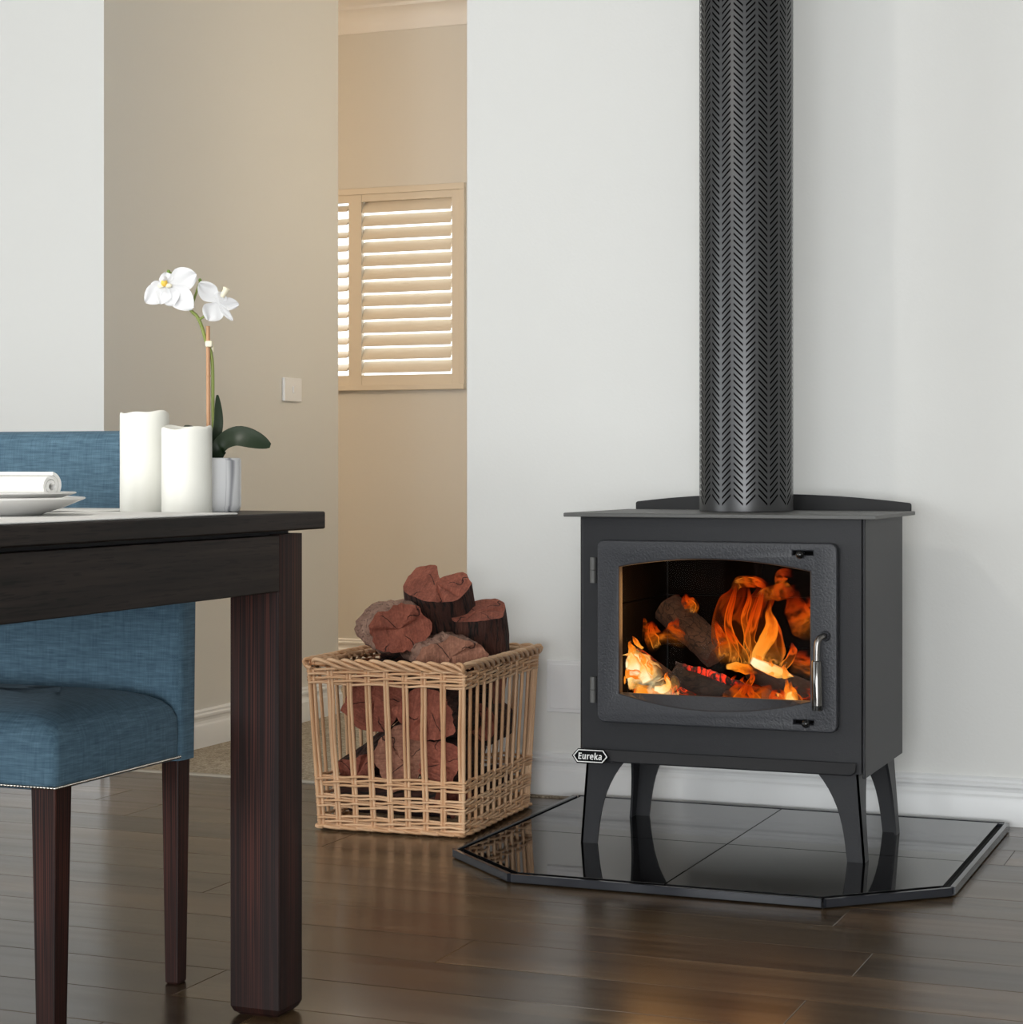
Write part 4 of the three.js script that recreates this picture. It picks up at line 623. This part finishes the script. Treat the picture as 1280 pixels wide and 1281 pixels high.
// ---------------------------------------------------------------- dining chair
{
  const t = thing('dining_chair', 'blue linen dining chair with silver nailhead trim tucked under the table end', 'chair', [-1.89, 0, 1.9]), W = 0.48, zb = 0.035, zf = 0.375, zc = (zb + zf) / 2, D = zf - zb;
  { // seat: nearly upright sides, domed and rolled over at the top
    const rings = [[0.358, 0.004], [0.364, 0.001], [0.40, 0], [0.425, 0.001], [0.440, 0.006], [0.452, 0.016], [0.461, 0.030], [0.468, 0.05], [0.4735, 0.08], [0.4775, 0.115], [0.479, 0.14]].map(([y, i]) => roundRect(W - 2 * i, D - 2 * i, Math.max(0.006, 0.014 + i * 0.45), 6, y));
    const g = loft(rings); g.translate(0, 0, zc); const m = mesh('seat', crease(boxUV(g), 1.2), M.fabric, t);
    const pts = []; const put = (x0, z0, x1, z1) => { const L = Math.hypot(x1 - x0, z1 - z0), n = Math.round(L / 0.0056); for (let k = 0; k < n; k++) pts.push([lerp(x0, x1, k / n), lerp(z0, z1, k / n)]); };
    put(-W / 2, zf, W / 2, zf); put(W / 2, zf, W / 2, zb); put(-W / 2, zb, -W / 2, zf);
    const im = new THREE.InstancedMesh(new THREE.SphereGeometry(0.0026, 8, 6), M.nickel, pts.length), o = new THREE.Object3D(); pts.forEach(([x, z], k) => { o.position.set(x * 1.006, 0.3625, z > 0.2 ? z * 1.004 : z); o.updateMatrix(); im.setMatrixAt(k, o.matrix); }); im.name = 'nailhead_trim'; im.userData.kind = 'stuff'; t.add(im);
    mesh('under_rail', boxUV(rbox(-W / 2 + 0.035, W / 2 - 0.035, 0.351, 0.36, zb + 0.02, zf - 0.035, 0.002)), M.matt, t);
  }
  { // backrest: slightly raked, arched top, rounded edges
    const rings = [[0.359, 0], [0.37, 0], [0.5, 0], [0.65, 0], [0.78, 0.0], [0.84, 0.001], [0.862, 0.004], [0.873, 0.012], [0.878, 0.022]].map(([y, i]) => { const r = roundRect(W - 2 * i * 0.5, 0.058 - 2 * i, Math.max(0.003, 0.016 - i * 0.4), 6, 0), k = clamp((y - 0.7) / 0.17); r.forEach((p) => { const arch = 0.010 * (1 - (p.x / (W / 2)) ** 2) * k; p.y = y - 0.004 + arch; p.z += 0.012 - 0.02 * (y - 0.4); }); return r; });
    mesh('backrest', crease(boxUV(loft(rings)), 1.2), M.fabric, t);
  }
  const leg = (x, z, w, d, h, tap) => { const rings = [[0, tap + 0.002], [0.003, tap], [h * 0.5, tap * 0.5], [h, 0]].map(([y, i]) => roundRect(w - 2 * i, d - 2 * i, 0.003, 2, y)); const m = mesh('leg', crease(boxUV(loft(rings)), 0.3), M.tableLeg, t); m.position.set(x, 0, z); };
  for (const s of [-1, 1]) { leg(s * (W / 2 - 0.022), zf - 0.024, 0.042, 0.042, 0.3605, 0.005); leg(s * (W / 2 - 0.022), 0.014, 0.032, 0.036, 0.3605, 0.004); }
}

// ---------------------------------------------------------------- things on the table
const TY = 0.7503;
function candle(label, at, h, r, seed) {
  const rings = [], n = 40, wav = (a) => 0.0022 * Math.sin(a + seed) + 0.0016 * Math.sin(2 * a + seed * 2.3) + 0.001 * Math.sin(5 * a + seed);
  for (const [f, i] of [[0, 0.0015], [0.004, 0], [0.25, 0], [0.5, 0.0002], [0.75, 0], [0.93, 0]]) rings.push([...Array(n)].map((_, j) => { const a = -j / n * TAU; return V((r - i) * Math.cos(a), h * f, (r - i) * Math.sin(a)); }));
  for (const [k, i] of [[-0.004, 0], [-0.001, 0.0008], [0, 0.0024], [-0.0012, 0.005], [-0.010, 0.0075], [-0.018, 0.013], [-0.021, 0.022]]) rings.push([...Array(n)].map((_, j) => { const a = -j / n * TAU; return V((r - i) * Math.cos(a), h + k + wav(a) * (i > 0.02 ? 0.3 : 1), (r - i) * Math.sin(a)); }));
  const t = thing('pillar_candle', label, 'candle', at, 0, 'pillar candles on the table'); mesh('wax_body', crease(loft(rings), 0.9), M.wax, t); mesh('wick', tube([[0, h - 0.022, 0], [0.001, h - 0.014, 0], [0.003, h - 0.008, 0.001]], 0.0012, 8, 6), M.matt, t); return t;
}
candle('tall ivory pillar candle, the taller of the two on the table', [-1.620, TY, 2.088], 0.1475, 0.0365, 0.7);
candle('short ivory pillar candle between the tall candle and the orchid', [-1.525, TY, 2.125], 0.1255, 0.0368, 3.4);
{ // orchid, turned so that its local x runs along the view across the table
  const t = thing('potted_orchid', 'white orchid in a marbled white pot at the table end', 'orchid', [-1.533, TY, 2.048], rad(21.8)), k = 0.001195, X = (px) => (px - 262) * k, Y = (py) => (640 - py) * k;
  const pot = new THREE.LatheGeometry([[0, 0.002], [0.042, 0.002], [0.0425, 0], [0.0445, 0], [0.0465, 0.003], [0.048, 0.010], [0.048, 0.076], [0.047, 0.0795], [0.0452, 0.0805], [0.0438, 0.0795], [0.0432, 0.072], [0.042, 0.060], [0, 0.060]].map(([a, b]) => new THREE.Vector2(a, b)), 48); mesh('pot', pot, M.marble, t);
  const soil = []; for (let i = 0; i <= 8; i++) soil.push([...Array(28)].map((_, j) => { const a = -j / 28 * TAU, r = 0.0425 * (1 - i / 8) + 0.0005; return V(r * Math.cos(a), 0.074 + 0.012 * (i / 8) * noise3(Math.cos(a) * r * 200, Math.sin(a) * r * 200, 0, 3), r * Math.sin(a)); })); mesh('moss', loft(soil, { cap0: false }), M.moss, t);
  mesh('bamboo_stake', tube([[X(262), 0.06, 0.002], [X(261.5), Y(500), 0.002], [X(261), Y(407.5), 0.002]], 0.0031, 12, 10), M.bamboo, t);
  for (const y of [540, 470]) { const r = mesh('stake_node', new THREE.TorusGeometry(0.0031, 0.0007, 6, 14), M.bamboo, t); r.rotation.x = Math.PI / 2; r.position.set(X(261.6), Y(y), 0.002); }
  mesh('flower_stem', tube([[X(268), 0.07, -0.004], [X(266.5), Y(520), -0.004], [X(265.5), Y(450), -0.003], [X(258), Y(425), 0.001], [X(254), Y(410), 0.003], [X(248), Y(396), 0.004], [X(240), Y(388), 0.003], [X(236), Y(376), -0.004], [X(230), Y(355), -0.012], [X(222), Y(343), -0.012], [X(208), Y(341), -0.006]], 0.0026, 60, 8), M.stem, t);
  mesh('flower_stem', tube([[X(249), Y(400), 0.004], [X(256), Y(396), 0.006], [X(261), Y(388), 0.004], [X(265), Y(381), -0.002]], 0.0018, 14, 7), M.stem, t);
  mesh('stem_clip', rbox(X(258), X(267), Y(434), Y(426), -0.009, 0.008, 0.0025), M.cream, t).rotation.z = 0; mesh('clip_tab', rbox(X(264.5), X(267.5), Y(440), Y(431), -0.008, -0.004, 0.0015), M.cream, t);
  for (const [x, y, r] of [[210.5, 339.5, 2.6], [203, 344, 2.0], [250, 349.5, 2.0]]) { const b = mesh('bud', new THREE.SphereGeometry(r * k, 12, 10).scale(1, 1.25, 1), M.bud, t); b.position.set(X(x), Y(y), -0.006); }
  // leaf: rings across a bent midrib, thick and channelled
  const leaf = (spine, w, m = M.leaf) => { const cv = new THREE.CatmullRomCurve3(spine.map((p) => V(...p))), N = 22, rings = []; for (let i = 0; i <= N; i++) { const s = i / N, p = cv.getPoint(s), T = cv.getTangent(s), ref = Math.abs(T.y) > 0.8 ? V(0.5, 0, 1).normalize() : V(0, 0.5, 1).normalize(), side = V().crossVectors(T, ref).normalize(), up = V().crossVectors(side, T).normalize(), h = Math.max(0.0006, w * Math.pow(Math.sin(Math.PI * clamp(0.10 + 0.88 * s)), 0.62) * (0.62 + 0.38 * s)), row = []; for (let j = 0; j < 16; j++) { const a = j / 16 * TAU, c = Math.cos(a); row.push(p.clone().addScaledVector(side, h * c).addScaledVector(up, 0.0011 * Math.sin(a) + 0.22 * h * (c * c))); } rings.push(row); } return mesh('leaf', loft(rings), m, t); };
  leaf([[X(268), 0.068, 0.004], [X(271), Y(555), 0.010], [X(275), Y(528), 0.012], [X(273), Y(494), 0.004]], 0.0095);
  leaf([[X(270), 0.070, 0.012], [X(280), Y(557), 0.020], [X(300), Y(547), 0.030], [X(322), Y(551), 0.034], [X(342), Y(558), 0.030]], 0.0205);
  leaf([[X(264), 0.070, -0.01], [X(250), Y(552), -0.03], [X(236), Y(540), -0.045], [X(224), Y(532), -0.05]], 0.011);
  leaf([[X(262), 0.070, -0.012], [X(258), Y(562), -0.05], [X(252), Y(556), -0.085]], 0.013);
  // petal: a cupped disc of two skins, base at the origin, pointing along +y
  const petalG = (w, l, cup, tip = 0.5) => { const N = 12, Mx = 12, skin = (o) => { const rows = []; for (let i = 0; i <= N; i++) { const s = i / N, h = w * Math.pow(Math.sin(Math.PI * clamp(0.06 + 0.94 * Math.pow(s, tip < 0.5 ? 0.8 : 1.05)) * 0.985), 0.6) * (0.5 + 0.5 * smooth(0, 0.45, s)), row = []; for (let j = 0; j <= Mx; j++) { const q = j / Mx * 2 - 1; row.push(V(q * h, s * l, cup * (q * q * h / w * 0.5 - 0.6 * Math.sin(Math.PI * s * 0.9)) * w + 0.002 * Math.sin(q * 5 + s * 6) * s + o)); } rows.push(row); } return loft(rows, { cap0: false, cap1: false, closed: false }); }; return mergeGeometries([skin(0.0004), skin(-0.0004)]); };
  const bloom = (cx, cy, z, yaw, pitch, list, lip) => { const f = new THREE.Group(); f.name = 'flower'; f.position.set(X(cx), Y(cy), z); f.rotation.set(pitch, yaw, 0); t.add(f); for (const [ang, w, l, cup, tilt, m] of list) { const p = mesh('petal', petalG(w * k, l * k, cup), m ?? M.petal, f); p.rotation.set(0, 0, rad(ang)); p.rotateX(tilt); } lip(f); };
  bloom(210, 357, 0.012, -0.2, 0.05, [[-72, 16, 41, 0.35, -0.05], [112, 11, 26, 0.3, -0.1], [128, 13, 34, 0.3, 0.1], [-128, 15, 47, 0.3, 0.1], [6, 10, 17, 0.3, -0.3], [-157, 13, 28, 0.3, 0.15], [165, 11, 25, 0.3, 0.2]], (f) => {
    const l = mesh('lip', new THREE.SphereGeometry(0.0050, 16, 12).scale(1, 1.15, 0.9), M.lip, f); l.position.set(-0.0005, 0.003, 0.006); const c = mesh('column', new THREE.SphereGeometry(0.0045, 12, 10).scale(0.8, 1, 1.4), M.petal, f); c.position.set(0, 0.009, 0.006); for (const s of [-1, 1]) { const q = mesh('lip_lobe', new THREE.SphereGeometry(0.0045, 12, 8).scale(1.2, 0.8, 0.7), M.cream, f); q.position.set(s * 0.006, -0.001, 0.005); } });
  bloom(274, 378, 0.004, 0.25, 0.05, [[44, 12, 34, 0.3, 0.1], [150, 14, 26, 0.35, 0.1], [-97, 8, 26, 0.3, 0.0], [-142, 4.5, 29, 0.2, 0.05], [-20, 9, 14, 0.2, 0.1]], (f) => { const l = mesh('lip', new THREE.CylinderGeometry(0.0052, 0.0030, 0.014, 14).rotateZ(-0.5), M.cream, f); l.position.set(0.009, 0.014, 0.003); const e = mesh('lip_edge', new THREE.TorusGeometry(0.0050, 0.0012, 8, 18).rotateX(Math.PI / 2).rotateZ(-0.5), M.cream, f); e.position.set(0.0125, 0.0202, 0.003); });
  mesh('flower_stem', tube([[X(240), Y(385), 0.002], [X(245), Y(366), -0.006], [X(250), Y(351), -0.006]], 0.0018, 12, 7), M.stem, t);
}
{ // place setting
  const mats = (label, at, w, d, rot) => { const g = loft([[0, 0.001], [0.0006, 0], [0.0018, 0], [0.0024, 0.001]].map(([y, i]) => roundRect(w - 2 * i, d - 2 * i, 0.012, 5, y))); const m = mesh('placemat', crease(g, 0.6), M.placemat); m.position.set(...at); m.rotation.y = rot; m.userData = { label, category: 'placemat', group: 'placemats laid on the dining table' }; };
  mats('pale silver placemat under the stacked white plates', [-1.548, TY, 2.50], 0.30, 0.62, 0);
  mats('pale silver placemat at the table end reaching behind the candles', [-1.86, TY, 2.13], 0.40, 0.30, 0);
  const plate = (name, label, R, H, y, pos) => { const p = [[0, 0.001], [R * 0.5, 0.001], [R * 0.52, 0], [R * 0.58, 0], [R * 0.60, 0.002], [R * 0.78, H * 0.42], [R * 0.98, H * 0.93], [R, H], [R * 0.985, H + 0.0016], [R * 0.8, H * 0.62 + 0.003], [R * 0.62, 0.0055], [0, 0.0045]]; const m = mesh(name, new THREE.LatheGeometry(p.map(([a, b]) => new THREE.Vector2(a, b)), 72), M.china); m.position.set(pos[0], y, pos[1]); m.userData = { label, category: 'plate', group: 'white plates stacked on the table' }; };
  plate('dinner_plate', 'large white dinner plate, the lower of the two plates', 0.138, 0.0225, TY + 0.0026, [-1.645, 2.452]);
  plate('side_plate', 'smaller white plate stacked on the dinner plate under the napkin', 0.112, 0.0135, TY + 0.0185, [-1.633, 2.445]);
  // rolled napkin: a spiral of folded linen
  const cs = [], th = 0.0044; for (let i = 0; i <= 90; i++) { const a = i / 90 * TAU * 2.15 + 0.5, r = 0.0045 + 0.0118 * i / 90; cs.push([r, a]); }
  const out = cs.map(([r, a]) => [(r + th / 2) * Math.cos(a) * 1.08, (r + th / 2) * Math.sin(a)]), inn = cs.map(([r, a]) => [(r - th / 2) * Math.cos(a) * 1.08, (r - th / 2) * Math.sin(a)]).reverse();
  const g = extrude(poly([...out, ...inn]), 0.17, 0, 1); g.translate(0, 0, -0.085); g.rotateY(Math.PI / 2); const m = mesh('rolled_napkin', crease(g, 0.8), M.linenWhite); m.position.set(-1.627, TY + 0.0195 + 0.0045 + 0.0178, 2.425); m.rotation.y = rad(-8); m.userData = { label: 'white linen napkin rolled up on the stacked plates', category: 'napkin' };
}
renderer.render(scene, camera);
